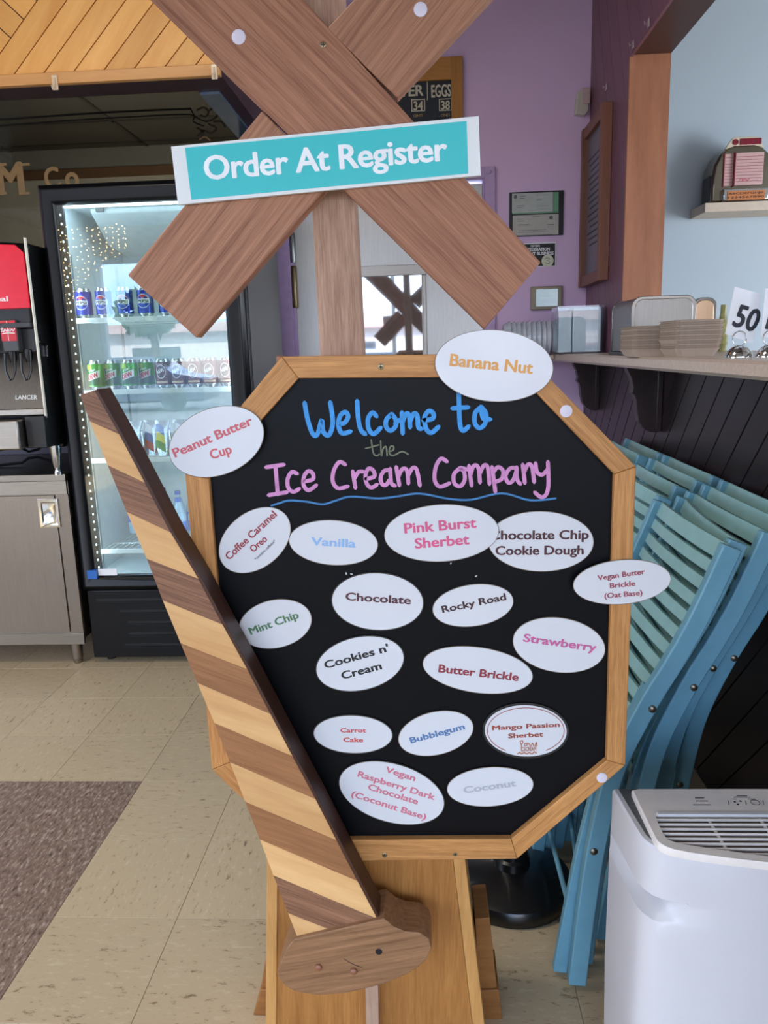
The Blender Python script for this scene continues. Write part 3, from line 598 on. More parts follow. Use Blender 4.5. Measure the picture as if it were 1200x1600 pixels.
def can(kind, x, y, z, label, group):
    t = thing('drink_can', label, 'can', (x, y, z), group); c = (x, y, z)
    col = {'blue': (22, 44, 150), 'green': (60, 150, 50), 'root': (92, 44, 40)}[kind]
    M().lathe(can_prof, c, 28).build('can_body', alu, t)
    M().lathe([(.0333, .014), (.0333, .104), (.0328, .107), (.0318, .1085)], c, 28).build('printed_skin', mat('can_' + kind, col, .25, metal=.35, noise=(70, .3)), t)
    r = .0336
    wh = mat('can_white', (235, 238, 240), .3)
    if kind == 'blue':
        disc_on(c, r, .062, .0285, .0285, wh, t, 'round_badge'); disc_on(c, r, .062, .0265, .0265, mat('can_red', (200, 30, 50), .3), t, 'red_wave', 'top', .0002)
        disc_on(c, r, .062, .0265, .0265, mat('can_mid_blue', (30, 70, 190), .3), t, 'blue_wave', 'bot', .0002)
        cyl_patch(c, r + .0003, .054, .071, -.82, .82, wh, t, 'name_band')
        text_on('PEPSI', (x - .0235, y, z + .0565), (x + .0235, y, z + .0565), (0, 0, 1), .0115, mat('can_ink', (16, 18, 26), .4), t, bold=.04, wrap=wrapper(c, r + .0006, 0))
    elif kind == 'green':
        cyl_patch(c, r, .02, .05, -1.2, 1.2, mat('can_dark_green', (20, 84, 48), .3), t, 'dark_swoosh'); 
        cyl_patch(c, r, .085, .104, -1.0, -.1, mat('can_lime', (170, 206, 60), .3), t, 'lime_flash')
        w = wrapper(c, r + .0004, 0); q = [(-.029, .035), (.026, .052), (.029, .083), (-.024, .064)]
        M().add([w(Vector((x + a, 0, z + b_))) for a, b_ in [(q[0][0] + (q[1][0] - q[0][0]) * i / 6, q[0][1] + (q[1][1] - q[0][1]) * i / 6) for i in range(7)] + [(q[3][0] + (q[2][0] - q[3][0]) * i / 6, q[3][1] + (q[2][1] - q[3][1]) * i / 6) for i in range(7)]],
                [(i, i + 1, i + 8, i + 7) for i in range(6)]).build('white_panel', wh, t, recalc=False)
        text_on('Mtn', (x - .016, y, z + .0715), (x + .012, y, z + .081), (0, 0, 1), .011, wh, t, bold=.03, wrap=wrapper(c, r + .0008, 0))
        text_on('DEW', (x - .0245, y, z + .0405), (x + .0235, y, z + .0555), (0, 0, 1), .02, mat('can_red', (200, 30, 50), .3), t, bold=.06, wrap=wrapper(c, r + .0008, 0))
    else:
        disc_on(c, r, .068, .021, .029, wh, t, 'oval_badge'); disc_on(c, r, .068, .0185, .0265, mat('can_brown_badge', (60, 34, 32), .3), t, 'badge_ground', None, .0002)
        text_on('A&W', (x - .0165, y, z + .058), (x + .0165, y, z + .07), (0, 0, 1), .0155, wh, t, bold=.04, wrap=wrapper(c, r + .0006, 0))
        cyl_patch(c, r, .02, .028, -.8, .8, mat('can_tan', (210, 180, 150), .3), t, 'tan_band')
ZS = [z + .0085 for z in SH]; cy = FY0 + .09
ordn = ['leftmost', 'second', 'third', 'fourth', 'fifth', 'sixth']
for i, px in enumerate((133, 164, 197, 229, 262)):
    can('blue', PY(px, 490, cy).x, cy, ZS[0], 'blue cola can, %s of the row on the top fridge shelf' % ordn[i], 'blue cola cans on the top fridge shelf')
can('blue', PY(347, 490, cy).x, cy, ZS[0], 'blue cola can standing alone at the right end of the top fridge shelf', 'blue cola cans on the top fridge shelf')
for i, px in enumerate((152, 178, 205, 231)):
    yy = cy + (.05 if i in (1, 3) else 0); can('green', PY(px, 600, yy).x, yy, ZS[1], 'green soda can with red lettering, %s from the left on the second fridge shelf' % ordn[i], 'green soda cans on the second fridge shelf')
for i, px in enumerate((257, 281, 306, 331, 356)):
    can('root', PY(px, 604, cy).x, cy, ZS[1], 'brown root beer can with oval badge, %s of five on the second fridge shelf' % ordn[i], 'brown root beer cans on the second fridge shelf')
def pouch(x, y, z, cols, label):
    t = thing('juice_pouch', label, 'pouch', (x, y, z), 'juice pouches on the third fridge shelf')
    b = M(); rings = []
    for k in range(9):
        h = k / 8 * .15; w = .034 + .004 * math.sin(k * .8); d = .026 * (1 - k / 8) ** .7 + .0015
        rings.append([(x + w * math.cos(a), y + d * math.sin(a), z + h) for a in [2 * math.pi * j / 16 for j in range(16)]])
    b.loop(rings); b.sm = True; b.build('foil_bag', mat('silver_foil', (190, 200, 215), .22, metal=.8, bump=.3), t)
    for j, cc in enumerate(cols):
        q = M(); rr = []
        for k in range(5):
            h = (.02 + j * .035 + k * .009); kk = h / .15 * 8; w = .0345 + .004 * math.sin(kk * .8); d = .026 * (1 - kk / 8) ** .7 + .0022
            rr.append([(x + w * math.cos(a), y + d * math.sin(a), z + h + .012 * math.sin(a * 2)) for a in [math.pi + math.pi * (i + 1) / 12 for i in range(11)]])
        q.loop(rr, close=False, caps=False).build('colour_swoosh', mat('pouch_%d_%d_%d' % cc, cc, .35), t, recalc=False)
for i, (px, cols) in enumerate(((215, ((150, 30, 40), (50, 60, 150), (210, 220, 235))), (236, ((180, 30, 40), (60, 90, 170), (215, 220, 230))), (258, ((70, 140, 60), (210, 200, 70), (60, 110, 180))), (282, ((50, 130, 150), (190, 200, 60), (220, 225, 235))))):
    pouch(PY(px, 705, cy + .02).x, cy + .02 + .03 * (i % 2), ZS[2], cols, 'shiny juice pouch with %s swoosh on the third fridge shelf, %s from the left' % (('dark red', 'bright red', 'green', 'teal')[i], ordn[i]))
def bottle(x, y, z, label):
    t = thing('water_bottle', label, 'bottle', (x, y, z), 'water bottles on the lower fridge shelf')
    M().lathe([(0, .002), (.028, 0), (.031, .006), (.029, .03), (.031, .05), (.031, .105), (.029, .125), (.02, .155), (.012, .175), (.012, .188)], (x, y, z), 20).build('bottle_body', mat('clear_bottle', (170, 205, 228), .08, spec=.8), t)
    M().lathe([(.0315, .055), (.0318, .056), (.0318, .1), (.0315, .101)], (x, y, z), 20).build('blue_label', mat('water_label', (34, 110, 210), .35), t)
    M().lathe([(.0, .205), (.013, .205), (.0138, .203), (.0138, .188), (0, .188)], (x, y, z), 16).build('bottle_cap', mat('blue_cap', (24, 86, 190), .35), t)
for i, (px, dyy) in enumerate(((214, .3), (240, .3), (262, .2), (284, .08), (262, .36), (284, .26), (308, .1), (306, .3), (336, .1))):
    yy = FY0 + .06 + dyy; bottle(PY(px, 850, yy).x, yy, ZS[3], 'water bottle with blue cap on the lower fridge shelf, %s' % ('far back left', 'back, second from left', 'middle row left', 'front row left', 'hidden back row centre', 'back row behind front left bottle', 'front row centre', 'back row right', 'front row right')[i])
# key hanging on the side of the dispenser
kp = [PX(x, y, -1.507) for x, y in ((62, 534), (66, 537), (71, 537), (74, 541))]
t = thing('hanging_key', 'small silver key hanging from a lock between dispenser and fridge', 'key', kp[0])
M().tube(kp, .0022, 6).build('key_wire', CHROME, t); M().bar([PX(73, 541, -1.507), PX(74, 557, -1.507)], .008, .003).build('key_blade', CHROME, t)

# ------------------------------------------------------------ steel counter
ct = thing('steel_cabinet', 'low stainless steel cabinet with one door left of the fridge', 'cabinet', (-1.9, 3.5, 0))
CX = -1.508
B(-2.5, CX + .004, 3.135, 3.9, .832, .862).build('worktop', STEELH, ct, bevel=.003)
B(-2.5, CX - .001, 3.145, 3.15, .775, .832).build('top_band', STEELH, ct, bevel=.001)
B(-2.5, CX, 3.16, 3.88, .13, .832).build('cabinet_body', STEEL, ct, bevel=.002)
B(CX - .055, CX, 3.15, 3.16, .13, .775).build('right_stile', STEEL, ct, bevel=.001)
B(-2.5, CX - .0, 3.147, 3.16, .105, .155).build('bottom_rail', STEELH, ct, bevel=.001)
dd_ = B(-2.2, CX - .06, 3.149, 3.16, .162, .77).build('door', STEEL, ct, bevel=.002)
a, c = PY(64, 824, 3.147), PY(90, 779, 3.147)
hm_ = M(); hx0, hx1, hz0, hz1 = a.x, c.x, a.z, c.z
rr = [[(hx0, 3.149, hz0), (hx1, 3.149, hz0), (hx1, 3.149, hz1), (hx0, 3.149, hz1)], [(hx0, 3.142, hz0), (hx1, 3.142, hz0), (hx1, 3.142, hz1), (hx0, 3.142, hz1)],
      [(hx0 + .012, 3.143, hz0 + .014), (hx1 - .012, 3.143, hz0 + .014), (hx1 - .012, 3.143, hz1 - .014), (hx0 + .012, 3.143, hz1 - .014)],
      [(hx0 + .017, 3.1485, hz0 + .03), (hx1 - .016, 3.1485, hz0 + .02), (hx1 - .016, 3.1485, hz1 - .018), (hx0 + .017, 3.1485, hz1 - .018)]]
hm_.loop(rr).build('recessed_handle', CHROME, dd_, bevel=.001)
for x in (-1.572, -2.4):
    for y in (3.2, 3.82): M().lathe([(.0, 0), (.016, 0), (.02, .012), (.02, .02), (.024, .024), (.027, .106), (0, .106)], (x, y, 0), 18).build('leg', STEEL, ct)
# ------------------------------------------------------------ soda dispenser
sd = thing('soda_dispenser', 'black and steel soda fountain dispenser with red panel on the steel cabinet', 'dispenser', (-1.8, 3.3, .862))
SX = -1.512; SY = 3.05
M().prism([(-2.15, SY + .0, 1.46), (-2.15, SY, 1.78), (-2.15, SY + .03, 1.83), (-2.15, 3.75, 1.83), (-2.15, 3.75, 1.46)], [(SX - .01, SY, 1.46), (SX - .01, SY, 1.735), (SX - .01, SY + .05, 1.775), (SX - .01, 3.75, 1.775), (SX - .01, 3.75, 1.46)]).build('upper_housing', BLACK, sd, bevel=.01)
B(-2.15, SX - .004, SY + .13, 3.7, .97, 1.462).build('rear_column', BLACK, sd, bevel=.004)
B(SX - .006, SX, SY - .004, SY + .012, 1.10, 1.79).build('white_edge_trim', mat('edge_trim_white', (226, 220, 205), .35, emit=(226, 220, 205), es=.12), sd, bevel=.002)
B(SX - .006, SX - .001, SY + .012, SY + .14, 1.10, 1.47).build('side_panel', BLACK, sd)
p0, p1 = PY(-30, 484, SY - .006), PY(35, 382, SY - .006)
rp_ = M().prism([(p0.x, SY - .008, p0.z), (p1.x - .0, SY - .008, p0.z), (p1.x, SY - .008, p1.z - .03), (p1.x - .03, SY - .008, p1.z), (p0.x, SY - .008, p1.z + .012)], [(p0.x, SY + .002, p0.z), (p1.x, SY + .002, p0.z), (p1.x, SY + .002, p1.z - .03), (p1.x - .03, SY + .002, p1.z), (p0.x, SY + .002, p1.z + .012)]).build('red_panel', mat('lit_red', (205, 10, 45), .25, emit=(225, 8, 40), es=.22), sd, bevel=.002)
lm = mat('ivory_print', (240, 225, 225), .4)
text_px('real', -14, 471, 13, 470.5, SY - .0095, 8, lm, rp_, bold=.03)
B(-2.1, SX - .012, SY - .02, SY + .06, 1.455, 1.475).build('under_lip', mat('dark_grey_plastic', (52, 52, 56), .35), sd, bevel=.003)
a, c = PY(-40, 640, SY), PY(72, 548, SY + .1)
spl = M().prism([(-2.12, SY + .03, 1.135), (-2.12, SY + .12, 1.40), (-2.12, SY + .135, 1.40), (-2.12, SY + .045, 1.12)], [(SX - .008, SY + .03, 1.135), (SX - .008, SY + .12, 1.40), (SX - .008, SY + .135, 1.40), (SX - .008, SY + .045, 1.12)]).build('splash_plate', STEEL, sd)
B(-2.12, SX - .008, SY, SY + .05, 1.115, 1.14).build('splash_lip', STEELH, sd, bevel=.003)
text_on('LANCER', PY(24, 624, SY + .042), PY(58, 624, SY + .042), (0, .3, 1), .018, mat('engraved_light', (235, 235, 232), .4), sd, bold=.03)
B(-2.12, SX - .012, SY + .02, SY + .13, 1.36, 1.455).build('valve_bank', BLACK, sd, bevel=.004)
for px in (-22, 19):
    v = PY(px, 535, SY); 
    vb = B(v.x - .032, v.x + .032, SY - .015, SY + .06, v.z - .035, v.z + .085).build('valve', mat('valve_grey', (66, 66, 68), .35), sd, bevel=.004)
    rl = B(v.x - .030, v.x + .030, SY - .019, SY - .014, v.z + .005, v.z + .083).build('drink_label', mat('label_red' if px > 0 else 'label_pale', (200, 28, 44) if px > 0 else (220, 220, 200), .35), vb)
    if px > 0:
        ribbon([[(v.x - .026, v.z + .042), (v.x - .02, v.z + .052), (v.x - .024, v.z + .058), (v.x - .027, v.z + .05), (v.x - .018, v.z + .042), (v.x - .012, v.z + .05), (v.x - .006, v.z + .042), (v.x, v.z + .05), (v.x + .004, v.z + .042), (v.x + .01, v.z + .054), (v.x + .008, v.z + .042), (v.x + .016, v.z + .05), (v.x + .02, v.z + .043), (v.x + .027, v.z + .052)], [(v.x - .024, v.z + .034), (v.x, v.z + .036), (v.x + .024, v.z + .034)]], lambda q, l: (q.x, SY - .0198, q.y), .004, 0).build('script_mark', lm, rl, recalc=False)
        M().box(v.x - .003, v.x - .001, SY - .0196, SY - .0188, v.z + .006, v.z + .082).build('label_line', lm, rl)
    for dx in (-.016, .0):
        pass
for px in (-26, 13, 38):
    v = PY(px, 552, SY - .01)
    M().lathe([(.0, -.02), (.012, -.02), (.016, 0), (.016, .03)], (v.x, SY + .02, v.z - .015), 14).build('nozzle', BLACK, sd)
    M().tube([(v.x - .02, SY, v.z), (v.x - .017, SY - .012, v.z - .07), (v.x - .003, SY - .018, v.z - .105), (v.x + .008, SY - .016, v.z - .10), (v.x + .02, SY - .01, v.z - .065), (v.x + .02, SY, v.z + .01)], .0045, 6).build('lever', mat('lever_black', (34, 32, 32), .3), sd)
tr = B(-2.12, SX - .085, SY - .07, SY + .1, .985, 1.10).build('drip_tray', STEELH, sd, bevel=.006)
B(SX - .08, SX - .0, SY - .02, SY + .2, .985, 1.112).build('tray_side', BLACK, sd, bevel=.003)
for x, y in ((-1.525, 3.12), (-2.08, 3.12), (-1.535, 3.6), (-2.08, 3.6)): M().lathe([(.0, .862), (.016, .862), (.014, .872), (.01, .885), (.014, .9), (.016, .905), (.024, .985), (0, .985)], (x, y, 0), 16).build('leg', CHROME, sd)
# tubes and back panel under the dispenser
tag(M().tube([PY(-10, 705, 3.5), PY(30, 698, 3.48), PY(45, 706, 3.46), PY(60, 702, 3.46), PY(70, 690, 3.46)], .006, 8).build('drain_tube', BLACK), 'black tube hanging under the soda dispenser', 'tube')
tag(M().tube([PY(-12, 728, 3.4), PY(35, 723, 3.42), PY(44, 716, 3.42), PY(58, 714, 3.42), PY(72, 718, 3.42), PY(86, 722, 3.42)], .006, 8).build('supply_tube', BLACK), 'black tube curving over the steel worktop', 'tube')
tag(B(-2.5, -1.516, 3.84, 3.86, .864, 1.35).build('back_panel', mat('indigo_panel', (44, 36, 66), .35)), 'dark indigo splash panel behind the soda dispenser', 'panel')

# ------------------------------------------------------------ the crossing sign
cs = thing('crossing_sign', 'wooden railroad crossing sign stand with octagonal chalkboard and striped gate arm', 'sign stand', (-.05, 1.25, 0))
BY = 1.20
rb1 = wood('red_cedar_a', (118, 72, 50), (192, 136, 104), d=(.7, 0, -.7), scale=8, stretch=48, rough=.55, bump=.25)
rb2 = wood('red_cedar_b', (120, 76, 54), (194, 140, 108), d=(.68, 0, .74), scale=7, stretch=44, rough=.55, bump=.25)
rb3 = wood('red_cedar_post', (138, 100, 80), (200, 164, 138), d=(0, 0, 1), scale=14, stretch=18, rough=.6, bump=.2)
slab_px([(35, -200), (294, -200), (475, 0), (640, 183), (845, 410), (757, 514), (548, 307), (237, 0)], BY, .022).build('crossboard', rb1, cs, bevel=.0015)
slab_px([(199, 430), (307, 528), (519, 283), (409, 173)], BY + .001, .03).build('crossboard', rb2, cs, bevel=.002)
slab_px([(511, 44), (620, 152), (949, -200), (739, -200)], BY + .0, .028).build('crossboard', rb2, cs, bevel=.002)
slab_px([(455, -200), (524, -200), (537, 0), (556, 325), (568, 553), (585, 950), (515, 950), (500, 553), (487, 320), (467, 0)], BY + .032, .05).build('post', rb3, cs, bevel=.003)
dot = mat('hook_dot', (214, 206, 218), .5)
def disc(px, py, Y, rpx, t, m, parent, name, n=20):
    p = PY(px, py, Y); r = rpx / F * Y; return M().lathe([(r, 0), (r, -t * .7), (r * .9, -t), (0, -t)], (p.x, Y, p.z), n, 'Y').build(name, m, parent)
for px, py, r in ((373, 58, 10), (657, 15, 9.5)): disc(px, py, BY, r, .0015, dot, cs, 'hook_dot')
def screw(px, py, Y, parent, r=5):
    o = disc(px, py, Y, r, .001, mat('screw_brass', (150, 132, 100), .3, metal=.8), parent, 'screw', 14); p = PY(px, py, Y - .0012); q = r / F * Y * .62
    M().box(p.x - q, p.x + q, p.y - .0004, p.y, p.z - q * .22, p.z + q * .22).box(p.x - q * .22, p.x + q * .22, p.y - .0005, p.y, p.z - q, p.z + q).build('cross_slot', mat('slot_dark', (30, 24, 18), .6), o)
screw(505, 70, BY, cs, 4.5)
# octagonal chalkboard
outer = [(440, 557), (820, 552), (994, 729), (977, 1196), (808, 1342), (482, 1346), (331, 1203), (289, 741)]
inner = [(466, 591), (814, 589), (960, 741), (948, 1188), (799, 1311), (499, 1313), (362, 1190), (326, 748)]
oakd = {}
cbp = slab_px([(x * .97 + 645 * .03, y * .97 + 950 * .03) for x, y in outer], BY + .012, .012).build('chalkboard', mat('chalkboard_black', (9, 10, 14), .38, spec=.14, noise=(14, .25)), cs)
for i in range(8):
    a, b_ = outer[i], outer[(i + 1) % 8]; c_, d_ = inner[(i + 1) % 8], inner[i]
    v = PY(*b_, BY) - PY(*a, BY); key = i % 4
    if key not in oakd: oakd[key] = wood('oak_frame_%d' % key, (146, 92, 46), (212, 154, 92), d=(v.x, 0, v.z), scale=12, stretch=24, rough=.5, bump=.15, contrast=(.3, .66))
    cen = Vector(((a[0] + b_[0] + c_[0] + d_[0]) / 4, (a[1] + b_[1] + c_[1] + d_[1]) / 4))
    q = [(x + (cen.x - x) * .0015, y + (cen.y - y) * .0015) for x, y in (a, b_, c_, d_)]
    slab_px(q, BY, .03).build('frame_rail', oakd[key], cs, bevel=.0012)
slab_px([(431, 556), (441, 556), (452, 572), (432, 590)], BY + .006, .024).build('frame_nub', rb1, cs, bevel=.002)
screw(595, 573, BY, cs); screw(601, 1336, BY, cs, 4.5); screw(711, 1335, BY, cs, 4)
disc(884.5, 642.5, BY, 9.5, .0015, dot, cs, 'hook_dot'); disc(940.5, 1215, BY, 9, .0015, dot, cs, 'hook_dot')
# chalk lettering, pen stroke by pen stroke
S4 = lambda L: [[(400 + x / 2.5, 540 + y / 2.5) for x, y in s] for s in L]
cto3 = lambda q, l: PY(q.x, q.y, BY + .0118)
blue = mat('blue_chalk', (62, 146, 214), .7, noise=(90, .14)); pink = mat('pink_chalk', (204, 138, 186), .7, noise=(70, .16)); olive = mat('olive_chalk', (112, 116, 92), .7, noise=(90, .2)); bline = mat('blue_line_chalk', (62, 122, 176), .7, noise=(60, .2))
W1 = [[(190, 225), (202, 290), (222, 345), (240, 346), (257, 290), (262, 335), (285, 350), (300, 300), (290, 222)], [(322, 305), (345, 302), (360, 278), (350, 260), (330, 272), (322, 308), (335, 342), (368, 336)], [(395, 218), (400, 290), (410, 330), (426, 345)],
      [(470, 275), (455, 262), (438, 285), (440, 325), (460, 345), (486, 322)], [(530, 268), (510, 288), (508, 316), (525, 332), (545, 315), (545, 288), (530, 268)], [(545, 302), (562, 290)], [(570, 262), (573, 342)], [(572, 300), (585, 268), (598, 272), (602, 318)],
      [(602, 295), (616, 266), (630, 274), (634, 318), (646, 325)], [(655, 292), (690, 285), (692, 264), (674, 256), (658, 282), (665, 325), (685, 340), (712, 318)], [(792, 180), (796, 300), (808, 332), (830, 316)], [(768, 245), (828, 241)],
      [(880, 240), (857, 262), (854, 300), (872, 322), (895, 304), (898, 265), (880, 240)], [(878, 240), (888, 285), (914, 288)]]
def chalk(L, w, m, name): ribbon(S4(L), cto3, w, 0).build(name, m, cbp, recalc=False)
chalk(W1, 7.2, blue, 'welcome_lettering')
E1 = [[(450, 368), (458, 418), (470, 430), (482, 424)], [(428, 402), (480, 388)], [(487, 372), (490, 432), (496, 404), (508, 395), (512, 430)], [(520, 414), (536, 408), (537, 394), (525, 395), (520, 418), (535, 430), (570, 414), (595, 425)]]
chalk(E1, 2.3, olive, 'the_lettering')
P1 = [[(40, 475), (108, 465)], [(76, 470), (85, 580)], [(50, 584), (120, 573)], [(160, 500), (140, 494), (124, 520), (126, 555), (145, 571), (168, 560)], [(190, 530), (222, 522), (222, 500), (205, 490), (188, 510), (186, 545), (205, 565), (235, 546)],
      [(348, 464), (325, 455), (304, 488), (300, 530), (320, 557), (358, 550)], [(378, 492), (388, 555)], [(385, 518), (400, 494), (418, 492)], [(430, 520), (462, 512), (458, 488), (440, 480), (428, 505), (432, 538), (450, 555), (472, 543)],
      [(520, 485), (500, 490), (487, 515), (492, 540), (508, 544), (521, 525)], [(524, 482), (528, 535), (542, 547)], [(548, 475), (560, 545)], [(556, 512), (572, 482), (590, 488), (595, 538)], [(594, 508), (612, 478), (628, 486), (640, 546)],
      [(745, 452), (722, 442), (702, 475), (698, 525), (718, 551), (755, 538)], [(797, 478), (773, 503), (775, 538), (798, 549), (815, 525), (812, 492), (797, 478), (826, 484)], [(832, 470), (842, 546)], [(838, 505), (850, 470), (868, 476), (875, 534)], [(875, 498), (890, 468), (905, 476), (912, 540)],
      [(922, 475), (935, 570)], [(925, 498), (945, 474), (965, 490), (960, 520), (935, 532)], [(1015, 478), (992, 480), (975, 508), (985, 535), (1004, 526), (1017, 490)], [(1018, 476), (1020, 522), (1032, 540)], [(1042, 465), (1050, 536)], [(1048, 492), (1063, 464), (1078, 474), (1086, 532)],
      [(1092, 460), (1098, 494), (1118, 504), (1138, 485)], [(1140, 455), (1142, 540), (1134, 580), (1114, 592), (1090, 574)]]
chalk(P1, 6.2, pink, 'company_lettering')
chalk([[(60, 625), (90, 616), (130, 605), (200, 610), (260, 620), (310, 606), (370, 590), (480, 597), (560, 588), (640, 578), (750, 598), (840, 602), (960, 577), (1070, 604), (1170, 597)]], 3.0, bline, 'wavy_underline')
chalk([[(352, 888), (353, 892)], [(858, 902), (862, 899)], [(370, 892), (376, 893)], [(760, 852), (762, 850)]], 2, mat('chalk_smudge', (190, 190, 190), .8), 'chalk_speck')

# gate arm: glued stripes, the side edge stained dark
AY = 1.145
Lp = [(125, 617), (140, 658), (168, 727), (198, 800), (229, 873), (254, 938), (282, 1005), (308, 1067), (335, 1130), (359, 1191), (383, 1253), (406, 1312), (427, 1368), (450, 1427), (464, 1463)]
Rp = [(152, 608), (190.7, 676.7), (230.7, 752.7), (270.7, 830), (314.7, 903), (352, 974), (391, 1044.5), (427, 1114), (461.5, 1180), (497.5, 1247), (530, 1311), (563, 1375), (594, 1434), (513, 1452), (464, 1463)]
ga = B(-.32, -.31, 1.16, 1.17, .8, .81)
sdir = PY(190.7, 676.7, AY) - PY(140, 658, AY)
dk = wood('dark_stripe', (84, 52, 36), (164, 118, 88), d=(sdir.x, 0, sdir.z), scale=8, stretch=50, rough=.5, bump=.25)
lt = wood('light_stripe', (196, 146, 92), (224, 180, 124), d=(sdir.x, 0, sdir.z), scale=5, stretch=9, rough=.5, bump=.06, lines=False)
dk2 = wood('mid_stripe', (128, 84, 50), (172, 120, 78), d=(sdir.x, 0, sdir.z), scale=7, stretch=30, rough=.5, bump=.15)
edge = wood('dark_edge', (60, 36, 26), (80, 50, 36), d=(.35, 0, -.7), scale=6, stretch=14, rough=.42, bump=.08)
pe = [(x, y) for x, y in Rp[:13]]
gate = slab_px(pe + [(x - 5, y + 2) for x, y in reversed(pe)], AY + .0006, .05).build('gate_arm', edge, cs, bevel=.0008)
for i in range(14):
    q = [Lp[i], Rp[i], Rp[i + 1], Lp[i + 1]] if i < 12 else ([Lp[12], Rp[12], (513, 1452), Lp[13]] if i == 12 else [Lp[13], (513, 1452), (464, 1463)])
    q = [(x - (4.6 if (x, y) in pe else 0), y + (1.7 if (x, y) in pe else 0)) for x, y in q]
    m = lt if i % 2 else (dk if i in (0, 2, 4, 12) else dk2)
    slab_px(q, AY, .05).build('stripe', m, gate, bevel=.0005)
# rounded foot that holds the arm
H = [(459, 1468.5), (600, 1435.5), (607, 1441), (614.7, 1448), (633, 1455.7), (655, 1457.5), (669.7, 1466.7), (674.5, 1481), (666, 1499.7), (652, 1512), (636.7, 1521.7), (600, 1538), (545, 1551), (497, 1555.4), (460.7, 1549), (445, 1540), (436, 1529), (433, 1519), (440.5, 1499.7), (449, 1481)]
hold = wood('walnut_block', (106, 74, 48), (162, 120, 86), d=(.97, 0, .2), scale=9, stretch=28, rough=.45, bump=.12)
ho = slab_px(H, AY - .008, .075).build('arm_block', hold, cs, bevel=.0015)
for px, py in ((497.5, 1511), (552.5, 1517)):
    p = PY(px, py, AY - .008); M().lathe([(.0065, 0), (.0062, -.003), (.004, -.005), (0, -.0056)], (p.x, p.y, p.z), 16, 'Y').build('wooden_peg', mat('peg_brown', (136, 84, 58), .4), ho)
disc(592, 1487, AY - .0082, 6.2, .0004, mat('hole_dark', (22, 16, 20), .9), ho, 'peg_hole')
ribbon([[(537, 1498), (550, 1506), (566, 1512)]], lambda q, l: PY(q.x, q.y, AY - .0086), .9, 0).build('crack', mat('crack_dark', (70, 44, 30), .7), ho, recalc=False)
# pedestal
PYF = 1.235
oakp = wood('oak_panel', (140, 88, 38), (194, 136, 74), d=(.03, 0, 1), scale=7, stretch=16, rough=.45, bump=.08, contrast=(.3, .72))
oake = wood('oak_edge', (176, 126, 68), (204, 154, 92), d=(.03, 0, 1), scale=9, stretch=12, rough=.5, bump=.1)
oakh = wood('oak_cross', (128, 84, 42), (160, 110, 62), d=(1, 0, .02), scale=8, stretch=14, rough=.5, bump=.12)
def down(x0, y0, x1, y1, Y, z):
    a, c_ = PY(x0, y0, Y), PY(x1, y1, Y); t = (z - a.z) / (c_.z - a.z); return a + (c_ - a) * t
def strip(l, r, Y, z0, z1, t):
    q = [down(*l, Y, z1), down(*r, Y, z1), down(*r, Y, z0), down(*l, Y, z0)]; return M().prism(q, [p + Vector((0, t, 0)) for p in q])
strip((434, 1350, 432, 1600), (708, 1347, 738, 1600), PYF + .004, 0.0, .58, .016).build('front_panel', oakp, cs)
strip((417, 1345, 415, 1600), (433.6, 1350, 431.6, 1600), PYF, 0.0, .58, .2).build('side_board', oake, cs, bevel=.001)
strip((708.5, 1347, 738.5, 1600), (727, 1346, 757, 1600), PYF, 0.0, .58, .2).build('side_board', oake, cs, bevel=.001)
strip((434, 1350, 432, 1600), (708, 1347, 738, 1600), PYF + .184, 0.0, .58, .016).build('back_panel', oakp, cs)
strip((570, 1500, 572, 1600), (590, 1500, 592, 1600), 1.208, 0.0, .30, .03).build('middle_strut', wood('grey_wood', (146, 116, 96), (178, 148, 126), d=(0, 0, 1), scale=9, rough=.6), cs, bevel=.001)
YF = 1.34
slab_px([(742, 1436), (765, 1434), (777, 1546), (748, 1547)], YF, .10).build('base_board', oakh, cs, bevel=.002)
q = [PY(748, 1548, YF - .006), PY(780, 1547, YF - .006), down(780, 1547, 790, 1640, YF - .006, 0), down(748, 1548, 750, 1640, YF - .006, 0)]
M().prism(q, [p + Vector((0, .11, 0)) for p in q]).build('base_board', oakh, cs, bevel=.002)
slab_px([(424, 1462), (416, 1492), (407, 1546), (430, 1546)], YF, .10).build('base_board', oakh, cs, bevel=.002)
q = [PY(407, 1547, YF - .006), PY(430, 1547, YF - .006), down(430, 1547, 432, 1640, YF - .006, 0), down(407, 1547, 380, 1640, YF - .006, 0)]
M().prism(q, [p + Vector((0, .11, 0)) for p in q]).build('base_board', oakh, cs, bevel=.002)
# ------------------------------------------------------------ order sign
OY = BY - .008
q = [(267, 229), (748, 181), (751, 274), (278, 320)]
os_ = thing('order_sign', 'teal and white ORDER AT REGISTER plaque across the wooden cross', 'sign', PY(510, 297, OY))
slab_px(q, OY, .0075).build('plaque_board', mat('plaque_white', (226, 228, 226), .4, noise=(6, .02)), os_, bevel=.0006)
slab_px([(289, 231), (729, 189), (731.6, 274 - 3), (299, 312)], OY - .0006, .0006).build('teal_field', mat('teal_print', (48, 190, 192), .4, noise=(5, .02)), os_)
text_px('Order At Register', 320, 281, 700, 250, OY - .001, 35, mat('print_white', (240, 242, 242), .4), os_, bold=.028, spacing=.97)
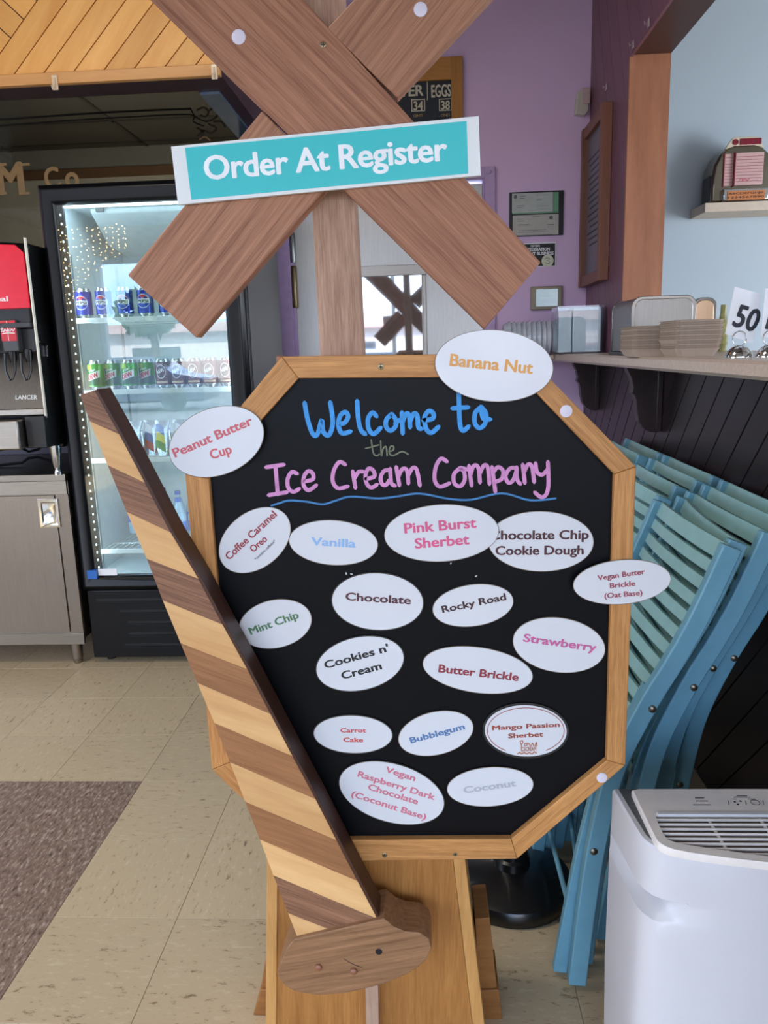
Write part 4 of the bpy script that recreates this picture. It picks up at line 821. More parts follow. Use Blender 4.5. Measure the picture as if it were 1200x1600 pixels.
# ------------------------------------------------------------ paper flavour labels
paper = mat('flavour_paper', (216, 217, 221), .22, noise=(5, .02), coat=.5)
lam = mat('laminate_edge', (120, 104, 88), .3)
def oval(cx, cy, a, b_, ang, Y, label, lines, rim=1.0, rimm=None, grp=None):
    c = PY(cx, cy, Y); t = thing('flavour_label', label, 'label', (c.x, Y, c.z))
    t_ = math.radians(ang); P = []
    def ring(k): return [PY(cx + (a + k) * math.cos(u) * math.cos(t_) + (b_ + k) * math.sin(u) * math.sin(t_), cy - (a + k) * math.cos(u) * math.sin(t_) + (b_ + k) * math.sin(u) * math.cos(t_), Y) for u in [2 * math.pi * i / 56 for i in range(56)]]
    o = ring(0); M().prism(o, [p + Vector((0, .0012, 0)) for p in o]).build('paper_oval', paper, t)
    o = [p + Vector((0, .0005, 0)) for p in ring(rim)]; M().prism(o, [p + Vector((0, .0006, 0)) for p in o]).build('laminate_edge', rimm or lam, t)
    for s, x0, y0, x1, y1, cap, col in lines:
        text_px(s, x0, y0, x1, y1, Y - .0003, cap, mat('ink_%d_%d_%d' % col, col, .5), t, bold=.032 if cap > 7 else .012)
    return t
ON = BY + .0085; OF = BY - .003
oval(772, 571.5, 92, 55.5, -4, OF - .001, 'large white oval reading BANANA NUT in orange, top right of the frame', [('Banana Nut', 702, 571, 832, 584, 19, (222, 160, 84))])
oval(338, 690, 76, 52, 20, OF - .001, 'white oval reading PEANUT BUTTER CUP in red, on the upper left frame', [('Peanut Butter', 273.5, 715, 396, 662.5, 15, (204, 96, 104)), ('Cup', 330.5, 718, 363.5, 707.5, 16, (204, 96, 104))])
oval(398, 844, 62, 43, 38, ON, 'white oval reading COFFEE CARAMEL in dark red, tilted steeply at left', [('Coffee Caramel', 358, 875.5, 433.3, 805, 12.5, (150, 56, 66)), ('Oreo', 396, 863.5, 418.4, 843.5, 12, (150, 56, 66)), ('*contains caffeine*', 400, 875.6, 431, 846, 4.5, (60, 60, 60))])
oval(521, 848, 69, 34.5, -4, ON, 'white oval reading VANILLA in pale blue', [('Vanilla', 486, 851.5, 556, 855.5, 14, (142, 180, 222))])
oval(690, 833, 89, 44, 3, ON - .002, 'white oval reading PINK BURST SHERBET in pink', [('Pink Burst', 632, 833.4, 745, 824, 17.5, (214, 92, 134)), ('Sherbet', 648.5, 857, 734, 850, 17.5, (214, 92, 134))])
oval(845, 846, 82, 46.5, -1, ON, 'white oval reading CHOCOLATE CHIP COOKIE DOUGH, tucked under the pink sherbet oval', [('Chocolate Chip', 765, 843, 920, 842, 15.5, (76, 32, 38)), ('Cookie Dough', 774, 867, 912, 866, 15.5, (76, 32, 38))])
oval(972, 909.5, 76, 34, 5, OF - .001, 'white oval reading VEGAN BUTTER BRICKLE OAT BASE, on the right frame', [('Vegan Butter', 934, 907, 1008, 896.5, 9, (158, 72, 86)), ('Brickle', 953, 919, 993, 915, 9, (158, 72, 86)), ('(Oat Base)', 944.5, 935, 1004, 929.5, 9, (158, 72, 86))])
oval(590, 940, 71, 44, -3, ON, 'white oval reading CHOCOLATE alone in dark brown', [('Chocolate', 539.5, 937.5, 642, 944, 14, (84, 38, 48))], 1.6, mat('dark_edge_film', (62, 58, 52), .3))
oval(739, 946, 63, 32, 8, ON, 'white oval reading ROCKY ROAD in near black', [('Rocky Road', 691.5, 957.5, 791.5, 937, 12.5, (62, 28, 34))])
oval(430, 975, 57, 37, 12, ON, 'white oval reading MINT CHIP in green, beside the striped arm', [('Mint Chip', 391.7, 992, 468, 965, 13.5, (80, 122, 84))])
oval(873.5, 1008, 72, 42, -8, ON, 'white oval reading STRAWBERRY in pink', [('Strawberry', 816.8, 1002, 931, 1018, 14.5, (200, 98, 152))])
oval(562.5, 1037, 69, 41, 12, ON, 'white oval reading COOKIES N CREAM in black', [("Cookies n'", 508.5, 1045, 609, 1017, 14, (26, 22, 26)), ('Cream', 535, 1061.5, 597.5, 1045, 14, (26, 22, 26))], 1.5, MATS['dark_edge_film'])
oval(746.5, 1047, 86, 35, -8, ON, 'white oval reading BUTTER BRICKLE alone in dark red', [('Butter Brickle', 684.5, 1050, 810, 1064, 14.5, (146, 50, 60))])
oval(551.5, 1147.5, 61, 29, -2, ON, 'small white oval reading CARROT CAKE in red', [('Carrot', 532, 1144.5, 572, 1144.5, 8.5, (204, 72, 70)), ('Cake', 536.5, 1159, 567.5, 1159.5, 8.5, (204, 72, 70))], 1.6, MATS['dark_edge_film'])
oval(681, 1146, 59, 33, 13, ON, 'white oval reading BUBBLEGUM in blue', [('Bubblegum', 642, 1161.5, 727, 1139, 11.5, (84, 122, 170))])
mg = oval(821.5, 1142, 64, 40, -2, ON, 'white oval reading MANGO PASSION SHERBET with red border ring and logo', [('Mango Passion', 769, 1141, 875, 1135.5, 8.8, (156, 68, 46)), ('Sherbet', 794, 1153.5, 849, 1150.5, 8.8, (156, 68, 46))], 3.6, mat('black_film', (30, 30, 32), .18))
ins = [[(821.5 + 60 * math.cos(u), 1142 + 36.5 * math.sin(u)) for u in [math.pi * (.35 + 1.0) + 2 * math.pi * .0 + math.radians(a) for a in range(-128, 172, 6)]]]
brn = mat('logo_brown', (176, 112, 82), .5); rr_ = MATS['ink_156_68_46']
ribbon([[(821.5 + 60 * math.cos(math.radians(a)), 1142 + 36 * math.sin(math.radians(a))) for a in range(-238, 60, 8)]], lambda q, l: PY(q.x, q.y, ON - .0004), 1.1, 0).build('border_ring', rr_, mg, recalc=False)
text_px('ICECREAM', 814, 1174, 838, 1173, ON - .0004, 8, brn, mg, bold=.03)
ribbon([[(814, 1163), (813, 1159), (816, 1157), (817, 1160), (815, 1163), (815, 1168)], [(820, 1166), (820, 1162), (825, 1161)], [(822, 1165), (827, 1162), (828, 1166)], [(830, 1166), (832, 1161), (834, 1166)], [(836, 1166), (838, 1160), (839, 1166)]], lambda q, l: PY(q.x, q.y, ON - .0004), 1.6, 0).build('logo_tools', brn, mg, recalc=False)
ribbon([[(809, 1178), (812, 1176), (815, 1178), (819, 1176), (823, 1178), (827, 1176), (831, 1178), (835, 1175), (838, 1177)]], lambda q, l: PY(q.x, q.y, ON - .0004), 1.8, 0).build('logo_scroll', brn, mg, recalc=False)
pk = (208, 118, 136)
oval(612, 1239, 84, 45, -16, ON, 'largest lower white oval reading VEGAN RASPBERRY DARK CHOCOLATE COCONUT BASE', [('Vegan', 601, 1206, 648, 1220.5, 12, pk), ('Raspberry Dark', 558, 1213, 678, 1250, 12, pk), ('Chocolate', 574, 1233, 652, 1257, 12, pk), ('(Coconut Base)', 548, 1244, 664.6, 1281, 12, pk)], 1.4, MATS['dark_edge_film'])
oval(766, 1229.5, 67, 30, 4, ON, 'white oval reading COCONUT alone in pale grey', [('Coconut', 725, 1239.5, 807, 1228, 13, (176, 178, 184))])
# ------------------------------------------------------------ folding chairs leaning on the half wall
teal = mat('teal_paint', (144, 186, 186), .38, noise=(26, .07), spec=.45)
teal2 = mat('teal_paint_edge', (112, 164, 184), .36, noise=(26, .07), spec=.5)
def cat_r(P, n=6):
    P = [Vector(p) for p in P]; out = []; k = len(P)
    for i in range(k - 1):
        p0, p1, p2, p3 = [P[max(0, min(k - 1, i + j))] for j in (-1, 0, 1, 2)]
        for t in [q / n for q in range(n)]: out.append(.5 * (2 * p1 + (p2 - p0) * t + (2 * p0 - 5 * p1 + 4 * p2 - p3) * t * t + (3 * p1 - p0 - 3 * p2 + p3) * t ** 3))
    out.append(P[-1]); return out
prof = cat_r([(.562, .955), (.513, .827), (.47, .735), (.42, .64), (.365, .507), (.336, .365), (.318, .218), (.300, .012)])
CY0, CY1 = 1.42, 1.85
ch = thing('folding_chair', 'teal', 'chair', (.30, 1.42, 0), 'folded teal chairs stacked against the half wall')
for y in (CY0, CY1): M().bar([(p.x - .004, y, p.y) for p in prof], .037, .024).build('side_rail', teal2, ch, bevel=.003)
lp = cat_r([(.437, .665), (.408, .60), (.355, .48), (.320, .33), (.29, .15), (.270, .012)])
for y in (CY0 + .034, CY1 - .034): M().bar([(p.x - .004, y, p.y) for p in lp], .030, .02).build('rear_leg', teal2, ch, bevel=.002)
s_ = 0; nxt = .006; k = 0; L = [0]
for i in range(1, len(prof)): L.append(L[-1] + (prof[i] - prof[i - 1]).length)
def at(s):
    for i in range(1, len(prof)):
        if s <= L[i]:
            t = (s - L[i - 1]) / (L[i] - L[i - 1]); return prof[i - 1].lerp(prof[i], t), (prof[i] - prof[i - 1]).normalized()
    return prof[-1], (prof[-1] - prof[-2]).normalized()
slat_me = None
for k in range(17):
    s = .018 + k * .0365
    p, d = at(s); nrm = Vector((-d.y, d.x)); nrm = nrm if nrm.x < 0 else -nrm
    if k == 0: wv = .034
    else: wv = .024
    rings = []
    bow = .016 if k < 9 else .022
    off = .012 if k < 11 else .0
    for j in range(9):
        t = j / 8; y = CY0 + .012 + (CY1 - CY0 - .024) * t; o2 = p + nrm * (bow * (4 * t * (1 - t)) + off - .012)
        c = [o2 + d * wv / 2 + nrm * .006, o2 - d * wv / 2 + nrm * .006, o2 - d * wv / 2 - nrm * .006, o2 + d * wv / 2 - nrm * .006]
        rings.append([(q.x, y, q.y) for q in c])
    M().loop(rings).build('slat', teal, ch, bevel=.0015)
boltm = mat('bolt_steel', (120, 112, 98), .3, metal=.9)
for x, z in ((.425, .638), (.322, .33)):
    M().lathe([(.0075, 0), (.0075, -.002), (.004, -.0045), (0, -.005)], (x, CY0 - .012, z), 14, 'Y').build('bolt', boltm, ch)
M().lathe([(.006, 0), (.006, .43)], (.30, CY0, .10), 10, 'Y').build('stretcher', teal2, ch)
def lab(o, t): o['label'] = t
lab(ch, 'nearest folded teal slatted chair at the front of the stack')
base_corner = Vector((.551, 1.84, .95))
spots = [((.578, 1.90), 'second folded teal chair from the front, right behind the nearest one', -5.5),
         ((.661, 1.935), 'third folded teal chair from the front of the near row', 0), ((.733, 2.03), 'fourth folded teal chair of the near row, one before the wall', 0), ((.798, 2.085), 'last folded teal chair of the near row, against the dark half wall', 0),
         ((.573, 2.32), 'front folded teal chair of the middle row, just right of the chalkboard frame', 0), ((.655, 2.45), 'second folded teal chair of the middle row', 0), ((.735, 2.53), 'third folded teal chair of the middle row', 0), ((.798, 2.59), 'last folded teal chair of the middle row, against the half wall', 0),
         ((.64, 3.03), 'front folded teal chair of the far row, mostly behind the chalkboard', 0), ((.72, 3.05), 'second folded teal chair of the far row, mostly behind the chalkboard', 0), ((.795, 3.08), 'farthest folded teal chair, against the half wall at the left end', 0)]
for (x, y), t, rz in spots:
    c = copy_tree(ch); c.location = (.30 + x - base_corner.x, 1.42 + y - base_corner.y, 0); c.rotation_euler.z = math.radians(rz); lab(c, t)

# black round stand base
SXY = (.195, 1.73, 0)
sb = thing('pole_stand', 'black round domed stand base with thick pole behind the sign', 'stand', SXY)
bp_ = mat('stand_black', (14, 14, 16), .3, coat=.2)
M().lathe([(0, 0), (.146, 0), (.150, .010), (.150, .028), (.144, .038), (.135, .042), (.09, .056), (.05, .068), (.0, .074)], SXY, 48).build('round_base', bp_, sb)
M().lathe([(.044, .06), (.044, .09), (.038, .095), (.038, .15), (.03, .155)], SXY, 28).build('collar', bp_, sb)
M().lathe([(.028, .15), (.028, .95), (0, .955)], SXY, 24).build('pole', bp_, sb)

# ------------------------------------------------------------ white dehumidifier
HZ = .58
dh = thing('dehumidifier', 'white portable air conditioner with slatted top grille beside the chairs', 'appliance', (.52, 1.1, 0))
wp = mat('white_plastic', (204, 201, 203), .32, spec=.5, noise=(9, .015)); wp2 = mat('warm_white_plastic', (226, 216, 208), .4); gp2 = mat('grey_plastic', (78, 80, 80), .4)
def zp(L, z): return [PZ(x, y, z) for x, y in L]
base = zp([(957, 1233), (966, 1249), (980, 1273), (992, 1293), (1000.5, 1307), (1010, 1316), (1024, 1325), (1042, 1331), (1080, 1337), (1130, 1344), (1200, 1351)], HZ)
CXD = .535
half = [(p.x, p.y) for p in base if p.x < CXD - .01]; full = half + [(CXD, half[-1][1] - .001)] + [(2 * CXD - x, y) for x, y in reversed(half)]
nh = len(half)
def outline(ins, wts=None, dp=0):
    out = []
    n = len(full)
    for i, (x, y) in enumerate(full):
        cx, cy = CXD, full[0][1]; v = Vector((cx - x, cy + .0 - y)); v = v.normalized() if v.length > 1e-6 else v
        k = ins + (dp * wts[i] if wts else 0); out.append((x + v.x * k, y + v.y * k * (1 if i not in (0, n - 1) else 0)))
    return out
n = len(full); wts = [0] * n
for i, w in ((1, .15), (2, .6), (3, .9), (4, 1), (5, 1), (6, .8), (7, .45)): wts[i] = w; wts[n - 1 - i] = w
rings = []
for z, ins, dp in ((.0, .012, 0), (.02, .002, 0), (.03, 0, 0), (.25, -.004, 0), (.43, -.002, 0), (.458, -.002, .0), (.462, -.002, .012), (.472, -.001, .03), (.486, -.001, .044), (.4975, -.001, .05), (.499, -.001, .0), (.52, 0, 0), (HZ - .004, 0, 0), (HZ, .003, 0)):
    rings.append([(x, y, z) for x, y in outline(ins, wts, dp)])
M().loop(rings).build('body_shell', wp, dh, smooth=True)
# dark side channel and raised top cover
g0 = [(x + (.02 if x < CXD else -.02) * 0, y) for x, y in full]
yb = full[0][1]
def inset(k, yk=0):
    out = []
    for x, y in full:
        sx = 1 if x < CXD else -1
        out.append((x + sx * k * min(1, abs(x - CXD) / .1), y + yk))
    return out
ch_ = inset(.010, .004); M().prism([(x, min(y, yb - .002), HZ - .002) for x, y in ch_], [(x, min(y, yb - .002), HZ + .001) for x, y in ch_]).build('side_channel', gp2, dh)
cv = inset(.034, .010)
cov = zp([(986, 1232), (996, 1254), (1010, 1284), (1022, 1308), (1027, 1316), (1036, 1322), (1050, 1327), (1080, 1333), (1130, 1340), (1200, 1348)], HZ + .012)
hc = [(p.x, p.y) for p in cov if p.x < CXD - .005]; fcv = hc + [(CXD, hc[-1][1] - .001)] + [(2 * CXD - x, y) for x, y in reversed(hc)]
gr = zp([(1023, 1272), (1030, 1290), (1038, 1306), (1046, 1313), (1062, 1318), (1100, 1324), (1150, 1331), (1200, 1338)], HZ + .012)
hg = [(p.x, p.y) for p in gr if p.x < CXD - .005]; fg = hg + [(CXD, hg[-1][1] - .001)] + [(2 * CXD - x, y) for x, y in reversed(hg)]
# cover as a ring round the grille opening: outer loop against inner loop resampled
def resample(P, n):
    P = [Vector(p) for p in P]; P = P + [P[0]]; L = [0]
    for i in range(1, len(P)): L.append(L[-1] + (P[i] - P[i - 1]).length)
    out = []
    for k in range(n):
        s = L[-1] * k / n; i = 1
        while L[i] < s: i += 1
        t = (s - L[i - 1]) / max(1e-9, L[i] - L[i - 1]); out.append(P[i - 1].lerp(P[i], t))
    return out
cen = Vector((CXD, (fg[0][1] + min(y for x, y in fg)) / 2))
def polar(P, n, c):
    out = []
    P = [Vector(p) for p in P]
    for k in range(n):
        a = 2 * math.pi * k / n; d = Vector((math.cos(a), math.sin(a))); best = None
        for i in range(len(P)):
            p, q = P[i], P[(i + 1) % len(P)]; e = q - p; den = d.x * e.y - d.y * e.x
            if abs(den) < 1e-12: continue
            t = ((p.x - c.x) * e.y - (p.y - c.y) * e.x) / den; u = ((p.x - c.x) * d.y - (p.y - c.y) * d.x) / den
            if t > 0 and -1e-6 <= u <= 1 + 1e-6 and (best is None or t > best): best = t
        out.append(c + d * (best or .01))
    return out
N_ = 160; O_ = polar(fcv, N_, cen); I_ = polar(fg, N_, cen)
M().loop([[(p.x, p.y, HZ) for p in O_], [(p.x, p.y, HZ + .009) for p in O_], [(p.x + (cen.x - p.x) * .012, p.y + (cen.y - p.y) * .012, HZ + .012) for p in O_], [(p.x, p.y, HZ + .012) for p in I_], [(p.x, p.y, HZ - .02) for p in I_]], caps=False).build('top_cover', wp2, dh, smooth=True)
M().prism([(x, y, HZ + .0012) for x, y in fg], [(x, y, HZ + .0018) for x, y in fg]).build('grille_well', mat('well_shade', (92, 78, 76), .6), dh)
gy0, gy1 = min(y for x, y in fg), fg[0][1]
for k in range(8):
    y = gy1 - .010 - k * (gy1 - gy0 - .008) / 8
    xs = []
    for i in range(len(fg)):
        (xa, ya), (xb, yb2) = fg[i], fg[(i + 1) % len(fg)]
        if (ya - y) * (yb2 - y) < 0: xs.append(xa + (xb - xa) * (y - ya) / (yb2 - ya))
    if len(xs) >= 2: M().box(min(xs), max(xs), y - .0015, y + .0015, HZ + .006, HZ + .010).build('grille_slat', wp2, dh, bevel=.0006)
for x in (CXD - .10, CXD - .02, CXD + .10): M().box(x - .0015, x + .0015, gy0 + .01, gy1 - .004, HZ + .004, HZ + .008).build('grille_rib', wp2, dh)
B(hg[0][0] + .004, 2 * CXD - hg[0][0] - .004, gy1 - .004, gy1 + .004, HZ + .009, HZ + .014).build('vent_flap', wp, dh, bevel=.001)
dp_ = mat('panel_print', (50, 50, 54), .5)
def zmark(s, x0, y0, x1, y1, cap):
    a, b2 = PZ(x0, y0, HZ + .0125), PZ(x1, y1, HZ + .0125); text_on(s, a, b2, (0, 1, 0), cap, dp_, dh, name='panel_lettering')
for y, x0, x1 in ((1246.8, 1086, 1100), (1251.5, 1087, 1106), (1257.5, 1083, 1110)):
    a, b2 = PZ(x0, y, HZ + .0122), PZ(x1, y - .2, HZ + .0122); M().box(a.x, b2.x, a.y - .001, a.y + .001, HZ + .012, HZ + .0124).build('panel_mark', dp_, dh)
for y, x0, x1 in ((1243.5, 1151, 1167), (1245.5, 1146, 1172), (1248.5, 1145, 1151), (1248.5, 1169, 1180)):
    a, b2 = PZ(x0, y, HZ + .0122), PZ(x1, y - .2, HZ + .0122); M().box(a.x, b2.x, a.y - .0008, a.y + .0008, HZ + .012, HZ + .0124).build('panel_mark', dp_, dh)
for x in (1139, 1166, 1193):
    a, b2 = PZ(x, 1257, HZ + .0122), PZ(x - 1, 1251, HZ + .0122); M().bar([a, b2], .001, .0006, (0, 0, 1)).build('panel_mark', dp_, dh)
p = PZ(1180, 1254, HZ + .012); M().tube([(p.x + .007 * math.cos(u), p.y + .007 * math.sin(u), p.z + .0003) for u in [2 * math.pi * k / 20 for k in range(21)]], .0005, 4).build('button_ring', dp_, dh)
for x, y in ((1148, 1253), (1153, 1257), (1157, 1252)):
    p = PZ(x, y, HZ + .012); M().lathe([(.002, 0), (.0018, .0006)], tuple(p), 10).build('button', dp_, dh)

# ------------------------------------------------------------ things on the ledge
def rbox(x0, x1, y0, y1, z0, z1, r, n=5):
    """box whose upper corners along x are rounded"""
    pts = [(x0, z0)] + [(x0 + r - r * math.cos(t), z1 - r + r * math.sin(t)) for t in [math.pi / 2 * k / n for k in range(n + 1)]] + [(x1 - r + r * math.sin(t), z1 - r + r * math.cos(t)) for t in [math.pi / 2 * k / n for k in range(n + 1)]] + [(x1, z0)]
    return M().prism([(x, y0, z) for x, z in pts], [(x, y1, z) for x, z in pts])
def napkin(px0, px1, pyt, Y, label, depth=.12, body=None):
    a, c = PY(px0, 548, Y), PY(px1, pyt, Y); z1 = c.z
    t = thing('napkin_dispenser', label, 'dispenser', ((a.x + c.x) / 2, Y, lz))
    m = body or brushed('dispenser_steel', (205, 203, 200), .2)
    rbox(a.x, c.x, Y + .006, Y + depth - .006, lz + .012, z1 - .003, .03).build('housing', m, t, bevel=.003)
    for y in (Y, Y + depth - .008): rbox(a.x - .003, c.x + .003, y, y + .008, lz + .01, z1, .033).build('end_rim', mat('rim_steel', (110, 106, 102), .22, metal=1), t, bevel=.002)
    rbox(a.x + .008, c.x - .008, Y - .002, Y + .004, lz + .03, z1 - .009, .026).build('front_plate', m, t, bevel=.002)
    M().box(a.x - .01, a.x + .045, Y - .02, Y + depth, lz, lz + .012).box(a.x + .012, a.x + .04, Y - .006, Y + .001, lz + .01, lz + .045).build('base_foot', BLACK, t, bevel=.002)
    M().box(c.x - .04, c.x, Y, Y + depth, lz, lz + .012).build('base_foot', BLACK, t, bevel=.002)
    return t
napkin(986, 1088, 460, 2.62, 'large brushed steel napkin dispenser standing behind the tray stacks', .27, brushed('dispenser_steel', (150, 147, 143), .33))
napkin(1080, 1120, 464, 3.0, 'second napkin dispenser half hidden behind the large one', .12, brushed('warm_steel', (196, 166, 138), .25))
# clear box
a, c = PY(871, 548, 3.62), PY(944, 476, 3.62)
t = thing('acrylic_box', 'clear acrylic box of white sleeves at the left end of the ledge', 'box', ((a.x + c.x) / 2, 3.62, lz))
gl = glass('acrylic', (246, 250, 252))
M().box(a.x, c.x, 3.62, 3.624, lz + .004, c.z).box(a.x, a.x + .004, 3.624, 3.80, lz + .004, c.z).box(c.x - .004, c.x, 3.624, 3.80, lz + .004, c.z).box(a.x, c.x, 3.80, 3.804, lz + .004, c.z).box(a.x, c.x, 3.62, 3.804, lz, lz + .004).build('box_walls', gl, t)
B(a.x + .07, c.x - .008, 3.63, 3.79, lz + .006, c.z - .006).build('white_stack', mat('pale_blue_white', (236, 242, 248), .3), t, bevel=.004)
B(a.x + .008, a.x + .066, 3.64, 3.79, lz + .006, c.z - .02).build('white_stack', mat('pale_blue_white', (236, 242, 248), .3), t, bevel=.004)
# stacks of kraft trays
kraft = mat('kraft_board', (176, 156, 138), .65, noise=(80, .05)); kraft2 = mat('kraft_board_pale', (190, 170, 152), .65, noise=(80, .05))
def tray(x, y, z, w, d, h, m, label, grp):
    t = thing('paper_tray', label, 'tray', (x, y, z), grp)
    def R(k, z_, r=.012):
        a, b2 = w / 2 + k, d / 2 + k; out = []
        for sx, sy, a0 in ((1, 1, 0), (-1, 1, 90), (-1, -1, 180), (1, -1, 270)):
            for q in (0, 45, 90):
                u = math.radians(a0 + q); out.append((x + sx * (a - r) + r * math.cos(u), y + sy * (b2 - r) + r * math.sin(u), z_))
        return out
    M().loop([R(-.012, z), R(0, z + h), R(.002, z + h + .0006), R(-.002, z + h), R(-.014, z + .0012)]).build('tray_body', m, t)
    return t
for n_, x0, x1, yb_, yt, Y in ((0, 988, 1056, 548, 508, 2.36), (1, 1054, 1134, 548, 498, 2.16)):
    a, c = PY(x0, yb_, Y), PY(x1, yt, Y); w = c.x - a.x; d = .16; cnt = (10, 13)[n_]; h = .022; pitch = (c.z - lz - h) / (cnt - 1)
    for k in range(cnt):
        nm = ['bottom', 'second', 'third', 'fourth', 'fifth', 'sixth', 'seventh', 'eighth', 'ninth', 'tenth', 'eleventh', 'twelfth', 'top']
        pos = 'topmost tray' if k == cnt - 1 else ('bottom tray' if k == 0 else '%s tray from the bottom' % nm[k])
        wd = w * (.93 if (n_ == 1 and k < 4) else 1) 
        tray((a.x + c.x) / 2 + random.uniform(-.0015, .0015), Y + d / 2, lz + k * pitch, wd, d, h, kraft if k % 2 else kraft2, 'kraft paper ' + pos + (' of the shorter left stack' if n_ == 0 else ' of the taller right stack'), 'kraft trays stacked on the ledge')
# number cards on ring holders
def card(px, cardq, Y, num, label, tx):
    t = thing('number_stand', label, 'number stand', (PY(px, 552, Y).x, Y, lz)); x = t.location.x
    M().lathe([(.030, 0), (.030, .003), (.027, .012), (.019, .022), (.008, .0275), (0, .0285)], (x, Y, lz), 28).build('dome_base', CHROME, t)
    M().tube([(x + .016 * math.cos(u) - .002, Y - .002, lz + .043 + .017 * math.sin(u)) for u in [2 * math.pi * k / 18 for k in range(19)]], .0014, 6).build('ring_clip', CHROME, t)
    cc = slab_px(cardq, Y + .004, .0012).build('number_card', WHITE, t)
    text_px(num, *tx, Y + .0034, 34 if num == '50' else 30, mat('ink_black', (18, 22, 34), .5), t, bold=.03)
card(1155, [(1148, 448), (1190, 459), (1176, 537), (1133, 522)], 1.9, '50', 'white card with black number 50 clipped on a chrome dome stand', (1143, 508, 1180, 519))
card(1203, [(1196, 450), (1238, 458), (1228, 530), (1189, 526)], 1.86, '15', 'second chrome dome stand with white number card, cut by the right edge', (1195, 513, 1226, 519))
# crumpled yellow and black packet behind the trays
p = PY(1130, 500, 3.02); b = M()
for k in range(7):
    z = lz + k * .028; w = .02 * (1 - .06 * k) + random.uniform(-.004, .004)
    if k == 0: rings = []
    rings.append([(p.x + w * math.cos(u) + random.uniform(-.003, .003), p.y + w * .5 * math.sin(u), z) for u in [2 * math.pi * j / 12 for j in range(12)]])
b.loop(rings)
pkm = mat('packet_yellow', (96, 92, 44), .4, bump=.4, noise=(60, .8))
tag(b.build('snack_packet', pkm), 'small yellow and black crumpled packet between dispenser and number card', 'packet')
# clear cups lying in a row on a little shelf
t = tag(B(.36, .625, 3.85, YB - .001, 1.262, 1.28).build('wall_shelf', ledge_m, bevel=.002), 'small shelf at the left end of the ledge under clear cups', 'shelf')
cupm = mat('clear_plastic', (225, 230, 238), .12, spec=.8); cupm.node_tree.nodes['Principled BSDF'].inputs['Alpha'].default_value = .5
for k in range(9):
    px = 790 + k * 7.6; p = PY(px, 552, 3.93)
    c = thing('plastic_cup', 'clear plastic cup in the nested row behind the banana nut oval, %s from the left' % ['first', 'second', 'third', 'fourth', 'fifth', 'sixth', 'seventh', 'eighth', 'ninth'][k], 'cup', (p.x, 3.93, 1.28), 'nested clear plastic cups')
    r = .085 - .001 * (k % 2)
    M().lathe([(r * .8, -.012), (r * .97, .018), (r, .019), (r * .96, .018), (r * .79, -.011)], (p.x, 3.93, 1.28 + r), 26, 'X').build('cup_wall', cupm, c)

# ------------------------------------------------------------ jukebox on its shelf on the blue wall
JX0, JX1 = 1.372, 1.66
tag(B(1.336, 1.95, 3.95, YB + .008, 1.918, 1.96).build('wall_shelf', mat('beige_shelf', (206, 190, 172), .5), bevel=.002), 'beige floating shelf on the pale blue wall', 'shelf')
jb = thing('tabletop_jukebox', 'small chrome tabletop jukebox on the floating shelf', 'jukebox', (1.52, 4.03, 1.96))
pts = [(JX0, 1.962), (JX0, 2.07), (JX0 + .008, 2.13), (JX0 + .03, 2.175), (JX0 + .065, 2.205), (JX0 + .10, 2.215), (JX1 - .10, 2.215), (JX1 - .065, 2.205), (JX1 - .03, 2.175), (JX1 - .008, 2.13), (JX1, 2.07), (JX1, 1.962)]
M().prism([(x, 3.98, z) for x, z in pts], [(x, 4.13, z) for x, z in pts]).build('chrome_case', mat('case_chrome', (150, 142, 128), .16, metal=1, noise=(4, .3)), jb, bevel=.012)
tp = [(JX0 + .055, 2.2), (JX0 + .075, 2.232), (JX0 + .09, 2.25), (JX1 - .09, 2.25), (JX1 - .075, 2.232), (JX1 - .055, 2.2)]
M().prism([(x, 3.985, z) for x, z in tp], [(x, 4.0, z) for x, z in tp]).build('top_crest', mat('crest_cream', (214, 200, 176), .4), jb, bevel=.002)
cr = mat('deep_red', (124, 20, 44), .3)
M().lathe([(.013, 0), (.013, -.003)], (JX0 + .1, 3.984, 2.228), 16, 'Y').build('red_lamp', cr, jb); B(JX0 + .12, JX1 - .07, 3.981, 3.985, 2.215, 2.242).build('red_window', cr, jb, bevel=.001)
page = mat('page_pink', (206, 170, 168), .3)
for x0, x1, dy_ in ((JX0 + .052, JX0 + .095, .012), (JX0 + .098, JX1 - .06, 0)):
    pg = M().box(x0, x1, 3.965 + dy_, 3.985, 2.035, 2.178).build('title_page', page, jb, bevel=.003)
    for k in range(9): M().box(x0 + .004, x1 - .004, 3.9645 + dy_, 3.9655 + dy_, 2.05 + k * .0135, 2.0525 + k * .0135).build('title_line', mat('page_line', (160, 90, 100), .5), pg)
    M().box(x0 - .004, x0, 3.962 + dy_, 3.985, 2.03, 2.18).build('page_edge', cr, pg)
ribbon([[(JX0 + .12, 2.055), (JX0 + .13, 2.066), (JX0 + .135, 2.054), (JX0 + .145, 2.064), (JX0 + .155, 2.054), (JX0 + .165, 2.062)]], lambda q, l: (q.x, 3.9635, q.y), .003, 0).build('script_mark', mat('pink_script', (200, 70, 100), .4), jb, recalc=False)
B(JX0 + .045, JX1 - .03, 3.955, 3.99, 1.965, 2.02).build('selector_housing', CHROME, jb, bevel=.006)
sl = B(JX0 + .065, JX1 - .05, 3.95, 3.956, 1.967, 2.008).build('selector_strip', mat('orange_strip', (198, 122, 66), .35), jb, bevel=.001)
text_on('ABCDEFGHJK', (JX0 + .068, 3.9492, 1.992), (JX1 - .056, 3.9492, 1.992), (0, 0, 1), .009, mat('strip_ink', (60, 30, 20), .5), sl)
text_on('1234567890', (JX0 + .068, 3.9492, 1.975), (JX1 - .056, 3.9492, 1.975), (0, 0, 1), .009, mat('strip_ink', (60, 30, 20), .5), sl)
